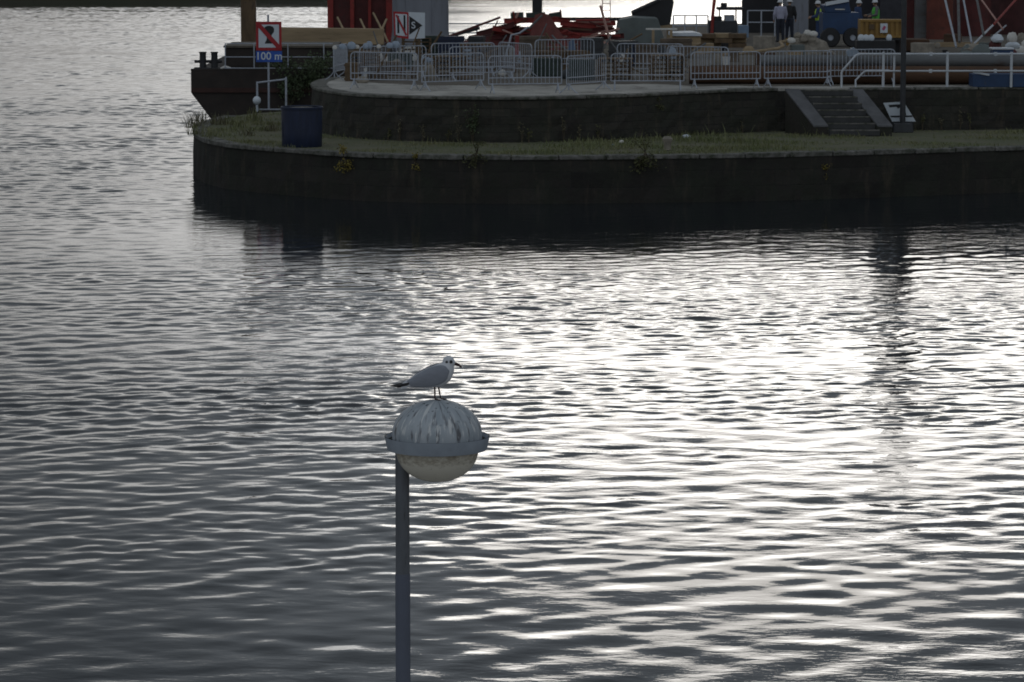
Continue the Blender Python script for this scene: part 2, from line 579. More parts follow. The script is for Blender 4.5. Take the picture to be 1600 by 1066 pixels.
# ledge level (inset so that the coping carries the edge)
ground('ledge_ground', [p + (Vector((0, 0.30, 0))) for p in LEDGE[6:]] + [Vector((xr + 3, LEDGE[-1].y, 0))] + back + [p + Vector((0.35, 0.1, 0)) for p in LEDGE[:6]], ZL, 2.6, M_LEDGE)
qout = [p + Vector((0, 0.25, 0)) for p in QUAY[12:]] + [p + Vector((0, 0.25, 0)) for p in QR[1:]]
ground('quay_ground', qout + [Vector((xr + 22, 178, 0)), Vector((7.2, 170, 0)), Vector((5.6, 150, 0)), Vector((1.5, 143, 0)), Vector((QUAY[0].x + 1.5, 142, 0))] + [p + Vector((0.28, 0.05, 0)) for p in QUAY[:12]], ZQ, 1.2, M_QUAY)
m = MB()                                   # sheet-piled back of the quay down to the river bed
qb = [(xr + 22, 178), (7.2, 170), (5.6, 150), (1.5, 143), (QUAY[0].x + 1.5, 142), (QUAY[0].x + 0.6, 113)]
for i in range(len(qb) - 1):
    m.add([(qb[i][0], qb[i][1], -1.5), (qb[i + 1][0], qb[i + 1][1], -1.5), (qb[i + 1][0], qb[i + 1][1], ZQ - 0.3), (qb[i][0], qb[i][1], ZQ - 0.3)], [(0, 1, 2, 3)])
m.single('sheet_pile_wall', mat('sheet_pile', (0.06, 0.05, 0.045), 0.8), 'dark sheet piling closing the back of the quay', 'wall')

def coped_wall(name, path, z0, z1, mtl, cop_h, cop_w, over, label, seg, cmat, skip=None):
    c = path[len(path) // 2]
    t = thing(name, (c.x, c.y, z0), label, 'wall')
    fine = resample(path, 0.35)
    strip_wall('wall_face', fine, z0, z1 - cop_h, mtl, t)
    pts = resample(path, seg)
    rr = random.Random(len(path))
    fp = resample(path, seg / 4)
    for i in range(0, len(fp) - 4, 4):
        sub = fp[i:i + 5]
        m = MB()
        dz = rr.uniform(-0.018, 0.012); dn = rr.uniform(-0.02, 0.02)
        outer, inner = [], []
        for k, p in enumerate(sub):
            a = fp[max(i + k - 1, 0)]; b = fp[min(i + k + 1, len(fp) - 1)]
            tt = (b - a).normalized(); nx = Vector((tt.y, -tt.x, 0))
            g = tt * (0.012 if k == 0 else (-0.012 if k == 4 else 0))
            outer.append(p + nx * (over + dn) + g); inner.append(p - nx * (cop_w - over) + g)
        poly = outer + inner[::-1]
        m.prism([(q.x, q.y) for q in poly], z1 - cop_h, z1 + 0.02 + dz)
        m.build('coping_stone', cmat, t, bevel=0.025)
    return t
low_wall = coped_wall('dock_wall', LEDGE, -1.5, ZL, M_WALL_LOW, 0.11, 0.45, 0.05, 'dark stone dock wall rising from the water below the grassy ledge', 1.3, M_COPING)
up_wall = coped_wall('retaining_wall', QUAY, ZL - 0.1, ZQ, M_WALL_UP, 0.07, 0.5, 0.04, 'curved dark rubble retaining wall under the row of crowd barriers', 1.5, M_COPING)
up_wall2 = coped_wall('retaining_wall', QR[1:], ZL - 0.1, ZQ, M_WALL_UP, 0.07, 0.4, 0.02, 'straight dark retaining wall under the white handrail', 2.0, M_COPING)

# churned earth of the building site over the inner part of the quay
M_SITE = mat('site_earth', (0.085, 0.072, 0.058), 0.95, col2=(0.15, 0.13, 0.105), scale=0.6, bump=0.8, bscale=5)
m = MB()
sp_ = [P(548, 124, ZQ), P(600, 131, ZQ), P(700, 134, ZQ), P(850, 134, ZQ), P(1000, 131, ZQ), P(1090, 134.5, ZQ), P(1240, 134.5, ZQ), P(1500, 133.5, ZQ), P(1800, 132, ZQ)]
m.prism([(p.x, p.y + 0.25 * math.sin(p.x * 3)) for p in resample(sp_, 0.5)] + [(xr + 21, 177), (7.7, 169), (6.1, 150), (1.6, 142.4), (QUAY[0].x + 2.0, 141.4), (QUAY[0].x + 2.0, 113)], ZQ - 0.02, ZQ + 0.006)
tag(m.build('site_ground', M_SITE), kind='structure')

# far bank of the river: low embankment, mostly above the frame
M_BANK = mat('bank_earth', (0.055, 0.06, 0.035), 0.95, col2=(0.08, 0.07, 0.05), scale=0.1, bump=0.6, bscale=1.0)
m = MB()
fb = [(-600, 331), (-80, 337), (-48, 341), (-25, 352), (0, 405), (30, 520), (120, 700), (600, 760)]
prof = [(0, -0.5), (0.4, 2.3), (5, 2.6), (9, 3.2), (14, 3.6), (2500, 9.0)]
vs = []
for (x, y) in fb:
    for (d, z) in prof:
        vs.append((x, y + d, z))
k = len(prof)
fs = [(i * k + j, (i + 1) * k + j, (i + 1) * k + j + 1, i * k + j + 1) for i in range(len(fb) - 1) for j in range(k - 1)]
m.add(vs, fs)
tag(m.build('far_bank', M_BANK), kind='structure')
# near bank under the bridge: the walkway that carries the lamp
m = MB()
m.prism([(-600, -40), (600, -40), (600, 24.5), (-600, 24.5)], -1.5, 0.9)
tag(m.build('near_walkway', M_QUAY), kind='structure')

# ------------------------------------------------------------------ grass and weeds on the ledge
def inside(poly, x, y):
    c = False
    n = len(poly)
    j = n - 1
    for i in range(n):
        if (poly[i].y > y) != (poly[j].y > y) and x < (poly[j].x - poly[i].x) * (y - poly[i].y) / (poly[j].y - poly[i].y) + poly[i].x:
            c = not c
        j = i
    return c
def blade(m, base, h, w, lean, rr, mi=0):
    a = rr.uniform(0, 2 * PI)
    d = Vector((math.cos(a), math.sin(a), 0))
    s = Vector((-d.y, d.x, 0)) * w
    tip = Vector(base) + d * lean + Vector((0, 0, h))
    mid = Vector(base) + d * lean * 0.35 + Vector((0, 0, h * 0.6))
    b = Vector(base)
    m.add([b - s, b + s, mid + s * 0.7, mid - s * 0.7, tip], [(0, 1, 2, 3), (3, 2, 4)], mi)
gp = [p + Vector((0.25, 0.40, 0)) for p in LEDGE[6:-2]]
quayline = [p for p in QUAY[14:]] + QR[1:]
gpoly = gp + [q + Vector((0, -0.05, 0)) for q in reversed(quayline)] + [QUAY[12] + Vector((-0.2, 0, 0)), QUAY[2] + Vector((-0.3, 1, 0)), LEDGE[0] + Vector((1.5, 1.0, 0)), LEDGE[4] + Vector((0.5, 0, 0))]
rr = random.Random(21)
gm = MB()
xs = [p.x for p in gpoly]; ys = [p.y for p in gpoly]
cnt = 0
patch = lambda x, y: math.sin(x * 1.3 + 2 * math.sin(y * 0.7)) + math.sin(y * 2.1 + x * 0.4) + math.sin(x * 0.37)
while cnt < 21000:
    x = rr.uniform(min(xs), max(xs)); y = rr.uniform(min(ys), max(ys))
    if not inside(gpoly, x, y):
        continue
    q = patch(x, y)
    if q < rr.uniform(-1.6, 1.0):
        continue
    h = rr.uniform(0.03, 0.11) * (0.6 + 0.55 * max(q, 0))
    if rr.random() < 0.05:
        h *= rr.uniform(1.5, 3.2)
    blade(gm, (x, y, ZL - 0.01), h, rr.uniform(0.005, 0.014), h * rr.uniform(0.2, 0.7), rr)
    cnt += 1
for p in resample(LEDGE[6:], 0.12):                # wisps growing over the coping
    if patch(p.x * 1.7, p.y) > rr.uniform(-0.6, 2.2):
        for _ in range(4):
            hh = rr.uniform(0.04, 0.13)
            blade(gm, (p.x + rr.uniform(-0.08, 0.08), p.y + rr.uniform(-0.02, 0.4), ZL + 0.01), hh, rr.uniform(0.005, 0.012), hh * rr.uniform(0.4, 1.0), rr)
go = gm.build('grass', M_GRASS)
tag(go, 'short rough grass growing along the lower ledge', 'grass', kind='stuff')
# ------------------------------------------------------------------ the lamp in front
def dome_material():
    m = bpy.data.materials.new('lamp_dome_paint')
    m.use_nodes = True
    t = m.node_tree
    b = t.nodes['Principled BSDF']
    b.inputs['Roughness'].default_value = 0.55
    L = t.links.new
    def mth(op, a, bb=None, clamp=False):
        n = t.nodes.new('ShaderNodeMath'); n.operation = op; n.use_clamp = clamp
        for i, v in enumerate((a, bb)):
            if v is None: continue
            if isinstance(v, (int, float)): n.inputs[i].default_value = v
            else: L(v, n.inputs[i])
        return n.outputs[0]
    tcn = t.nodes.new('ShaderNodeTexCoord')
    sp = t.nodes.new('ShaderNodeSeparateXYZ'); L(tcn.outputs['Object'], sp.inputs[0])
    ang = mth('ARCTAN2', sp.outputs[0], sp.outputs[1])
    def streak(freq, zf, off):
        cb = t.nodes.new('ShaderNodeCombineXYZ')
        L(mth('MULTIPLY', ang, freq), cb.inputs[0]); L(mth('MULTIPLY', sp.outputs[2], zf), cb.inputs[1]); cb.inputs[2].default_value = off
        n = t.nodes.new('ShaderNodeTexNoise'); n.inputs['Scale'].default_value = 1.0; n.inputs['Detail'].default_value = 4.0
        L(cb.outputs[0], n.inputs['Vector'])
        return n.outputs['Fac']
    def rng_(v, a, bb):
        r = t.nodes.new('ShaderNodeMapRange'); r.inputs['From Min'].default_value = a; r.inputs['From Max'].default_value = bb
        L(v, r.inputs['Value']); return r.outputs[0]
    def mixc(f, a, bb):
        x = t.nodes.new('ShaderNodeMix'); x.data_type = 'RGBA'
        L(f, x.inputs['Factor'])
        for s_, v in (('A', a), ('B', bb)):
            if isinstance(v, tuple): x.inputs[s_].default_value = (*v, 1)
            else: L(v, x.inputs[s_])
        return x.outputs['Result']
    c = mixc(rng_(streak(3.0, 5, 1.7), 0.35, 0.65), (0.31, 0.35, 0.385), (0.43, 0.46, 0.49))
    c = mixc(rng_(streak(6.3, 6, 4.0), 0.55, 0.66), c, (0.12, 0.12, 0.13))      # run-off stains
    c = mixc(rng_(streak(8.1, 8, 8.0), 0.57, 0.64), c, (0.60, 0.61, 0.61))
    c = mixc(rng_(streak(17.0, 14, 2.0), 0.62, 0.68), c, (0.66, 0.66, 0.65))     # bird droppings running down
    vo = t.nodes.new('ShaderNodeTexNoise'); vo.inputs['Scale'].default_value = 42.0; vo.inputs['Detail'].default_value = 1.0
    L(tcn.outputs['Object'], vo.inputs['Vector'])
    spots = rng_(vo.outputs['Fac'], 0.66, 0.70)
    top = rng_(sp.outputs[2], 0.06, 0.19)
    c = mixc(mth('MULTIPLY', spots, top), c, (0.02, 0.02, 0.025))
    L(c, b.inputs['Base Color'])
    return m
M_LAMP = mat('lamp_grey_paint', (0.28, 0.315, 0.365), 0.5, var=0.15, scale=6, dirt=(0.10, 0.10, 0.10), dirt_amt=0.3)
M_POLE = mat('pole_grey_paint', (0.11, 0.117, 0.132), 0.5, var=0.2, scale=5, dirt=(0.02, 0.018, 0.016), dirt_amt=0.45, stretch=(3, 3, 0.7))
M_DARK = mat('dark_metal', (0.035, 0.037, 0.042), 0.55, var=0.3, scale=4)
def bowl_material():
    m = bpy.data.materials.new('lamp_bowl_acrylic')
    m.use_nodes = True
    t = m.node_tree
    L = t.links.new
    t.nodes.remove(t.nodes['Principled BSDF'])
    o = t.nodes['Material Output']
    tcn = t.nodes.new('ShaderNodeTexCoord')
    mp = t.nodes.new('ShaderNodeMapping'); mp.inputs['Scale'].default_value = (16, 16, 30)
    L(tcn.outputs['Object'], mp.inputs[0])
    n = t.nodes.new('ShaderNodeTexNoise'); n.inputs['Scale'].default_value = 1.6; n.inputs['Detail'].default_value = 7; n.inputs['Roughness'].default_value = 0.7
    L(mp.outputs[0], n.inputs['Vector'])
    sp = t.nodes.new('ShaderNodeSeparateXYZ'); L(tcn.outputs['Object'], sp.inputs[0])
    rz = t.nodes.new('ShaderNodeMapRange')                       # tide line of dust and insects inside the bowl
    rz.inputs['From Min'].default_value = -0.150; rz.inputs['From Max'].default_value = -0.128
    rz.inputs['To Min'].default_value = -0.16; rz.inputs['To Max'].default_value = 0.05
    L(sp.outputs[2], rz.inputs['Value'])
    ad = t.nodes.new('ShaderNodeMath'); ad.operation = 'ADD'; L(n.outputs['Fac'], ad.inputs[0]); L(rz.outputs[0], ad.inputs[1])
    r = t.nodes.new('ShaderNodeMapRange'); r.inputs['From Min'].default_value = 0.42; r.inputs['From Max'].default_value = 0.68
    L(ad.outputs[0], r.inputs['Value'])
    mx = t.nodes.new('ShaderNodeMix'); mx.data_type = 'RGBA'
    mx.inputs['A'].default_value = (0.88, 0.83, 0.72, 1); mx.inputs['B'].default_value = (0.48, 0.42, 0.33, 1)
    L(r.outputs[0], mx.inputs['Factor'])
    d = t.nodes.new('ShaderNodeBsdfDiffuse'); tr = t.nodes.new('ShaderNodeBsdfTranslucent'); g = t.nodes.new('ShaderNodeBsdfGlossy')
    g.inputs['Roughness'].default_value = 0.18
    L(mx.outputs['Result'], d.inputs[0]); L(mx.outputs['Result'], tr.inputs[0])
    a = t.nodes.new('ShaderNodeMixShader'); a.inputs[0].default_value = 0.28; L(d.outputs[0], a.inputs[1]); L(tr.outputs[0], a.inputs[2])
    fr = t.nodes.new('ShaderNodeFresnel'); fr.inputs[0].default_value = 1.4
    fm = t.nodes.new('ShaderNodeMath'); fm.operation = 'MULTIPLY'; fm.inputs[1].default_value = 0.6; L(fr.outputs[0], fm.inputs[0])
    bb = t.nodes.new('ShaderNodeMixShader'); L(fm.outputs[0], bb.inputs[0]); L(a.outputs[0], bb.inputs[1]); L(g.outputs[0], bb.inputs[2])
    L(bb.outputs[0], o.inputs[0])
    return m
M_DOME, M_BOWL = dome_material(), bowl_material()
def make_lamp(name, centre, zbase, label, sidepole):
    """globe lamp: centre is the middle of the rim's upper edge"""
    c = Vector(centre)
    px = c.x + sidepole
    t = thing(name, (px, c.y, zbase), label, 'street lamp')
    o = ORIG[t.name]
    def part(nm, m, mt, sm=True):
        ob = m.build(nm, mt, t, smooth=sm, local=True)
        ob.location = c - o
        return ob
    R0 = 0.245
    dome = MB()
    prof = [(R0 * math.cos(a), 0.012 + 0.187 * math.sin(a)) for a in [PI / 2 * k / 14 for k in range(14)]] + [(0.004, 0.199)]
    dome.lathe([(R0, -0.03)] + prof, n=48)
    part('dome', dome, M_DOME)
    rim = MB()
    rim.lathe([(0.243, -0.028), (0.270, -0.028), (0.286, -0.004), (0.286, 0.0), (0.281, 0.0), (0.266, -0.02), (0.243, -0.022)], n=56)
    rim.lathe([(0.286, 0.0), (0.2865, -0.004), (0.272, -0.072), (0.252, -0.076), (0.224, -0.074), (0.224, -0.03), (0.266, -0.022), (0.2815, 0.0), (0.286, 0.0)], n=56)
    part('rim', rim, M_LAMP)
    bowl = MB()
    pr = [(0.226 * math.cos(a) ** 0.9, -0.072 - 0.178 * math.sin(a)) for a in [PI / 2 * k / 12 for k in range(12)]] + [(0.003, -0.250)]
    bowl.lathe(pr, n=48)
    part('bowl', bowl, M_BOWL)
    for k in range(4):
        a = PI / 2 * k + 0.75
        b = MB(); b.lathe([(0.0005, 0.012), (0.008, 0.012), (0.009, 0.0)], n=10)
        ob = b.build('bolt', M_DARK, t, local=True)
        ob.location = c - o + Vector((0.262 * math.cos(a), 0.262 * math.sin(a), -0.018))
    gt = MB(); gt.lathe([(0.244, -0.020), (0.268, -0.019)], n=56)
    part('gutter_shade', gt, mat('gutter_shade', (0.03, 0.027, 0.022), 0.95, var=0.5, scale=20))  # dark ring paints the shade inside the rim
    pole = MB()
    pole.tube([(px, c.y + 0.04, zbase), (px, c.y + 0.04, c.z - 0.075)], 0.0385, 20)
    po = pole.build('pole', M_POLE, t, smooth=True)
    sl_ = MB(); sl_.tube([(px, c.y + 0.04, zbase), (px, c.y + 0.04, c.z - 0.77)], 0.041, 20)
    s1 = sl_.build('lower_tube', mat('pole_lower_paint', (0.105, 0.118, 0.158), 0.5, var=0.12, scale=4), t, smooth=True)
    arm = MB(); arm.bar((px, c.y + 0.04, c.z - 0.055), (c.x, c.y + 0.02, c.z - 0.055), 0.05, 0.03)
    arm.build('bracket', M_DARK, t)
    bp = MB(); bp.lathe([(0.001, 0.03), (0.06, 0.03), (0.11, 0.012), (0.11, 0.0)], (px, c.y + 0.04, zbase), 20)
    bp.build('base_plate', M_DARK, t)
    return t
LD = 5300 / 290.0
lc = V(683, 681, LD)
lamp = make_lamp('street_lamp', lc, 0.9, 'grey domed street lamp streaked with droppings, a gull standing on it', V(628, 681, LD).x - lc.x)

# ------------------------------------------------------------------ the gull on the lamp
M_GW = mat('gull_white_feathers', (0.62, 0.63, 0.66), 0.8, var=0.06, scale=30, bump=0.15, bscale=160)
M_GG = mat('gull_grey_feathers', (0.25, 0.265, 0.305), 0.75, var=0.12, scale=22, bump=0.2, bscale=120, stretch=(0.4, 1, 1.6))
M_GB = mat('gull_black_feathers', (0.018, 0.018, 0.02), 0.6, var=0.2)
M_BILL = mat('gull_bill_red', (0.035, 0.010, 0.009), 0.4, var=0.2)
g0 = Vector((V(686, 622, LD).x, lc.y, lc.z + 0.199))
gull = thing('gull', g0, 'small grey and white gull standing on the lamp dome, facing right', 'gull')
# the facing phrase stays true of the bird itself: bill towards the stairs
gull['label'] = 'small grey and white gull standing on top of the domed lamp'
def ball_union(name, balls, mtl, voxel, parent, sm=6):
    m = MB()
    for (c, r) in balls:
        rx, ry, rz = r if isinstance(r, tuple) else (r, r, r)
        vs, fs = [], []
        nu, nv = 14, 9
        for j in range(nv):
            ph = PI * (j + 0.5) / nv - PI / 2
            for i in range(nu):
                th = 2 * PI * i / nu
                vs.append((c[0] + rx * math.cos(ph) * math.cos(th), c[1] + ry * math.cos(ph) * math.sin(th), c[2] + rz * math.sin(ph)))
        for j in range(nv - 1):
            for i in range(nu):
                fs.append((j * nu + i, j * nu + (i + 1) % nu, (j + 1) * nu + (i + 1) % nu, (j + 1) * nu + i))
        fs.append(tuple(range(nu - 1, -1, -1))); fs.append(tuple((nv - 1) * nu + i for i in range(nu)))
        m.add(vs, fs)
    o = m.build(name, mtl, parent, smooth=True, local=True)
    a = o.modifiers.new('remesh', 'REMESH'); a.mode = 'VOXEL'; a.voxel_size = voxel; a.use_smooth_shade = True
    b = o.modifiers.new('smooth', 'SMOOTH'); b.iterations = sm; b.factor = 0.5
    return o
def lerp_balls(keys, n):
    out_ = []
    for i in range(len(keys) - 1):
        a, b = keys[i], keys[i + 1]
        for k in range(n):
            t = k / n
            out_.append((tuple(a[0][j] + (b[0][j] - a[0][j]) * t for j in range(3)), tuple(a[1][j] + (b[1][j] - a[1][j]) * t for j in range(3))))
    out_.append(keys[-1])
    return out_
keys = [((-0.185, 0, 0.082), (0.02, 0.020, 0.014)), ((-0.15, 0, 0.089), (0.03, 0.032, 0.026)), ((-0.10, 0, 0.105), (0.04, 0.046, 0.042)),
        ((-0.05, 0, 0.120), (0.045, 0.054, 0.056)), ((0.0, 0, 0.132), (0.045, 0.056, 0.064)), ((0.03, 0, 0.146), (0.045, 0.053, 0.058)),
        ((0.042, 0, 0.165), (0.042, 0.045, 0.048)), ((0.047, 0, 0.186), (0.034, 0.034, 0.036)), ((0.052, 0, 0.207), (0.034, 0.030, 0.034)), ((0.070, 0, 0.202), (0.021, 0.021, 0.019))]
body = ball_union('body', lerp_balls(keys, 5), M_GW, 0.0045, gull)
def wing(side):
    # folded wing: grid between an upper and a lower edge, laid over the flank
    up = [(0.058, 0.172), (0.03, 0.196), (-0.01, 0.196), (-0.055, 0.181), (-0.11, 0.150), (-0.15, 0.120), (-0.165, 0.110), (-0.178, 0.102)]
    lo = [(0.060, 0.150), (0.045, 0.108), (0.005, 0.086), (-0.05, 0.074), (-0.10, 0.070), (-0.145, 0.072), (-0.162, 0.078), (-0.178, 0.088)]
    hw = [0.040, 0.054, 0.060, 0.059, 0.052, 0.038, 0.024, 0.012]
    nu, nv = 8, 7
    vs, fs = [], []
    for sh in (0, 1):
        for i in range(nu):
            for j in range(nv):
                t = j / (nv - 1)
                u = up[i][0] + (lo[i][0] - up[i][0]) * t
                v = up[i][1] + (lo[i][1] - up[i][1]) * t
                bulge = math.sin(PI * (0.18 + 0.72 * t)) ** 0.6
                w = hw[i] * (0.25 + 0.78 * bulge) if t < 0.5 else hw[i] * (0.55 + 0.48 * bulge)
                w += 0.003 if sh == 0 else -0.008
                vs.append((u, side * max(w, 0.001), v))
    n = nu * nv
    for sh in (0, 1):
        for i in range(nu - 1):
            for j in range(nv - 1):
                fs.append(tuple(sh * n + q for q in (i * nv + j, i * nv + j + 1, (i + 1) * nv + j + 1, (i + 1) * nv + j)))
    for i in range(nu - 1):
        fs.append((i * nv, (i + 1) * nv, n + (i + 1) * nv, n + i * nv))
        fs.append((i * nv + nv - 1, (i + 1) * nv + nv - 1, n + (i + 1) * nv + nv - 1, n + i * nv + nv - 1))
    for j in range(nv - 1):
        fs.append((j, j + 1, n + j + 1, n + j))
        fs.append(((nu - 1) * nv + j, (nu - 1) * nv + j + 1, n + (nu - 1) * nv + j + 1, n + (nu - 1) * nv + j))
    m = MB(); m.add(vs, fs)
    w_ = m.build('wing', M_GG, gull, smooth=True, local=True)
    sd = w_.modifiers.new('sub', 'SUBSURF'); sd.levels = 1; sd.render_levels = 2
    p = MB()
    for k in range(3):
        y = side * (0.020 - 0.004 * k)
        z = 0.092 - 0.004 * k
        x1 = -0.232 + 0.010 * k
        xt = -0.270 + 0.018 * k
        p.add([(-0.160, y - 0.009, z + 0.006), (-0.160, y + 0.009, z + 0.006), (-0.160, y + 0.009, z - 0.006), (-0.160, y - 0.009, z - 0.006),
               (x1, y - 0.005, z - 0.010), (x1, y + 0.005, z - 0.010), (x1, y + 0.005, z - 0.017), (x1, y - 0.005, z - 0.017),
               (xt, side * 0.010, z - 0.018)],
              [(0, 1, 5, 4), (1, 2, 6, 5), (2, 3, 7, 6), (3, 0, 4, 7), (4, 5, 8), (5, 6, 8), (6, 7, 8), (7, 4, 8), (3, 2, 1, 0)])
    pf = p.build('flight_feathers', M_GB, w_, smooth=False, local=True)
for s_ in (-1, 1):
    wing(s_)
tl = MB()
tl.add([(-0.17, -0.022, 0.082), (-0.17, 0.022, 0.082), (-0.205, 0.02, 0.072), (-0.205, -0.02, 0.072), (-0.17, -0.022, 0.066), (-0.17, 0.022, 0.066), (-0.205, 0.02, 0.062), (-0.205, -0.02, 0.062)],
       [(0, 1, 2, 3), (7, 6, 5, 4), (0, 4, 5, 1), (1, 5, 6, 2), (2, 6, 7, 3), (3, 7, 4, 0)])
tl.build('tail', M_GW, gull, local=True)
bl = MB()
bl.tube([(0.080, 0, 0.199), (0.095, 0, 0.195), (0.110, 0, 0.188), (0.119, 0, 0.180), (0.122, 0, 0.176)], [0.0105, 0.008, 0.007, 0.0055, 0.003], 10)
bl.build('bill', M_BILL, gull, smooth=True, local=True)
for s_ in (-1, 1):
    e = MB(); e.lathe([(0.0003, 0.004), (0.004, 0.0035), (0.008, 0.0018), (0.0095, -0.003)], n=14, axis=Matrix.Rotation(s_ * -PI / 2, 3, 'X'))
    eo = e.build('eye', mat('gull_eye', (0.006, 0.005, 0.005), 0.15, var=0), gull, smooth=True, local=True)
    eo.location = (0.066, s_ * 0.0285, 0.210)
    e = MB(); e.lathe([(0.0003, 0.003), (0.005, 0.0024), (0.0075, -0.001)], n=12, axis=Matrix.Rotation(s_ * -PI / 2, 3, 'X'))
    eo = e.build('ear_spot', M_GB, gull, smooth=True, local=True)
    eo.location = (0.043, s_ * 0.0295, 0.209)
for (ux, y, tx, lean) in ((-0.023, -0.018, -0.022, 0), (-0.004, 0.018, 0.008, 1)):
    l = MB()
    l.tube([(ux, y, 0.075), (ux + (tx - ux) * 0.4, y, 0.045), (ux + (tx - ux) * 0.5, y, 0.04), (tx, y, 0.006)], [0.0055, 0.004, 0.0045, 0.0036], 8)
    lo_ = l.build('leg', M_BILL, gull, smooth=True, local=True)
    ft = MB()
    for a in (-0.5, 0.0, 0.5):
        ft.tube([(tx, y, 0.006), (tx + 0.018 * math.cos(a), y + 0.018 * math.sin(a), 0.002), (tx + 0.036 * math.cos(a), y + 0.036 * math.sin(a), -0.004)], [0.004, 0.003, 0.0018], 6)
    ft.add([(tx, y, 0.004), (tx + 0.032 * math.cos(0.5), y - 0.032 * math.sin(0.5), -0.003), (tx + 0.034, y, -0.0025), (tx + 0.032 * math.cos(0.5), y + 0.032 * math.sin(0.5), -0.003)], [(0, 1, 2), (0, 2, 3)])
    ft.build('foot', M_BILL, lo_, local=True)
# ------------------------------------------------------------------ paints
M_GALV = mat('galvanised_steel', (0.37, 0.40, 0.455), 0.5, metal=0.0, var=0.2, scale=4, dirt=(0.16, 0.15, 0.14), dirt_amt=0.4)
M_WHITE = mat('white_paint', (0.55, 0.58, 0.62), 0.5, var=0.12, scale=3, dirt=(0.28, 0.26, 0.23), dirt_amt=0.35)
M_RED = mat('red_paint', (0.26, 0.026, 0.020), 0.6, var=0.3, scale=2.5, dirt=(0.09, 0.03, 0.02), dirt_amt=0.5)
M_DRED = mat('dark_red_paint', (0.085, 0.014, 0.013), 0.65, var=0.35, scale=1.6, dirt=(0.05, 0.025, 0.02), dirt_amt=0.5)
M_RUST = mat('rusty_steel', (0.085, 0.043, 0.022), 0.85, var=0.5, scale=1.6, bump=0.3, bscale=12, dirt=(0.06, 0.035, 0.025), dirt_amt=0.6, stretch=(0.3, 1, 1))
M_GREYP = mat('grey_pipe', (0.115, 0.118, 0.12), 0.6, var=0.3, scale=1.2, dirt=(0.07, 0.045, 0.03), dirt_amt=0.6, stretch=(0.3, 1, 1))
M_NAVY = mat('navy_drum_paint', (0.011, 0.019, 0.050), 0.5, var=0.3, scale=3, dirt=(0.05, 0.05, 0.055), dirt_amt=0.25, stretch=(3, 3, 0.5))
M_BLUE = mat('blue_paint', (0.018, 0.050, 0.125), 0.5, var=0.25, scale=2, dirt=(0.05, 0.055, 0.06), dirt_amt=0.45)
M_TAN = mat('tan_timber', (0.32, 0.235, 0.14), 0.8, var=0.3, scale=1.5, dirt=(0.13, 0.09, 0.05), dirt_amt=0.45, stretch=(0.3, 1, 2))
M_BROWN = mat('brown_pile', (0.12, 0.078, 0.042), 0.8, var=0.35, scale=2, dirt=(0.04, 0.03, 0.025), dirt_amt=0.5, stretch=(2, 2, 0.4))
M_HULL = mat('barge_hull_paint', (0.026, 0.019, 0.015), 0.75, var=0.5, scale=1.2, dirt=(0.045, 0.024, 0.015), dirt_amt=0.4)
M_HRED = mat('barge_rust_stripe', (0.045, 0.020, 0.015), 0.8, var=0.4, scale=1.5)
M_CONC = mat('pier_concrete', (0.20, 0.21, 0.24), 0.8, var=0.18, scale=0.8, bump=0.2, bscale=10, dirt=(0.12, 0.12, 0.125), dirt_amt=0.5, stretch=(1.5, 1.5, 0.3))
M_BLACK = mat('black_steel', (0.016, 0.016, 0.018), 0.6, var=0.3, scale=2)
M_SIGNW = mat('sign_white', (0.60, 0.65, 0.70), 0.5, var=0.05, scale=5)
M_SIGNR = mat('sign_red', (0.36, 0.016, 0.022), 0.5, var=0.1, scale=5)
M_SIGNB = mat('sign_blue', (0.020, 0.085, 0.40), 0.5, var=0.1, scale=5)
M_SIGNK = mat('sign_black', (0.012, 0.012, 0.014), 0.5, var=0.1, scale=5)
M_GREEN = mat('grey_green_paint', (0.12, 0.14, 0.135), 0.6, var=0.2, scale=1.5, dirt=(0.09, 0.08, 0.06), dirt_amt=0.4)
M_YELLOW = mat('ochre_paint', (0.27, 0.155, 0.035), 0.6, var=0.25, scale=2, dirt=(0.17, 0.10, 0.05), dirt_amt=0.4)
M_SACK = mat('pale_sack', (0.62, 0.60, 0.56), 0.85, var=0.15, scale=5, dirt=(0.35, 0.31, 0.26), dirt_amt=0.4)
M_PLAST = mat('pale_blue_plastic', (0.30, 0.36, 0.44), 0.45, var=0.2, scale=6)
M_MUD = mat('site_dirt', (0.13, 0.10, 0.075), 0.95, var=0.4, scale=2, bump=0.8, bscale=6)
M_STONE = mat('rubble_stone', (0.26, 0.23, 0.19), 0.9, var=0.35, scale=4, bump=0.5, bscale=15)
M_DGREEN = mat('dark_green_timber', (0.035, 0.05, 0.042), 0.8, var=0.3)

def copy_tree(o, parent=None):
    c = o.copy()
    C.objects.link(c)
    c.parent = parent
    for ch in list(o.children):
        copy_tree(ch, c)
    return c

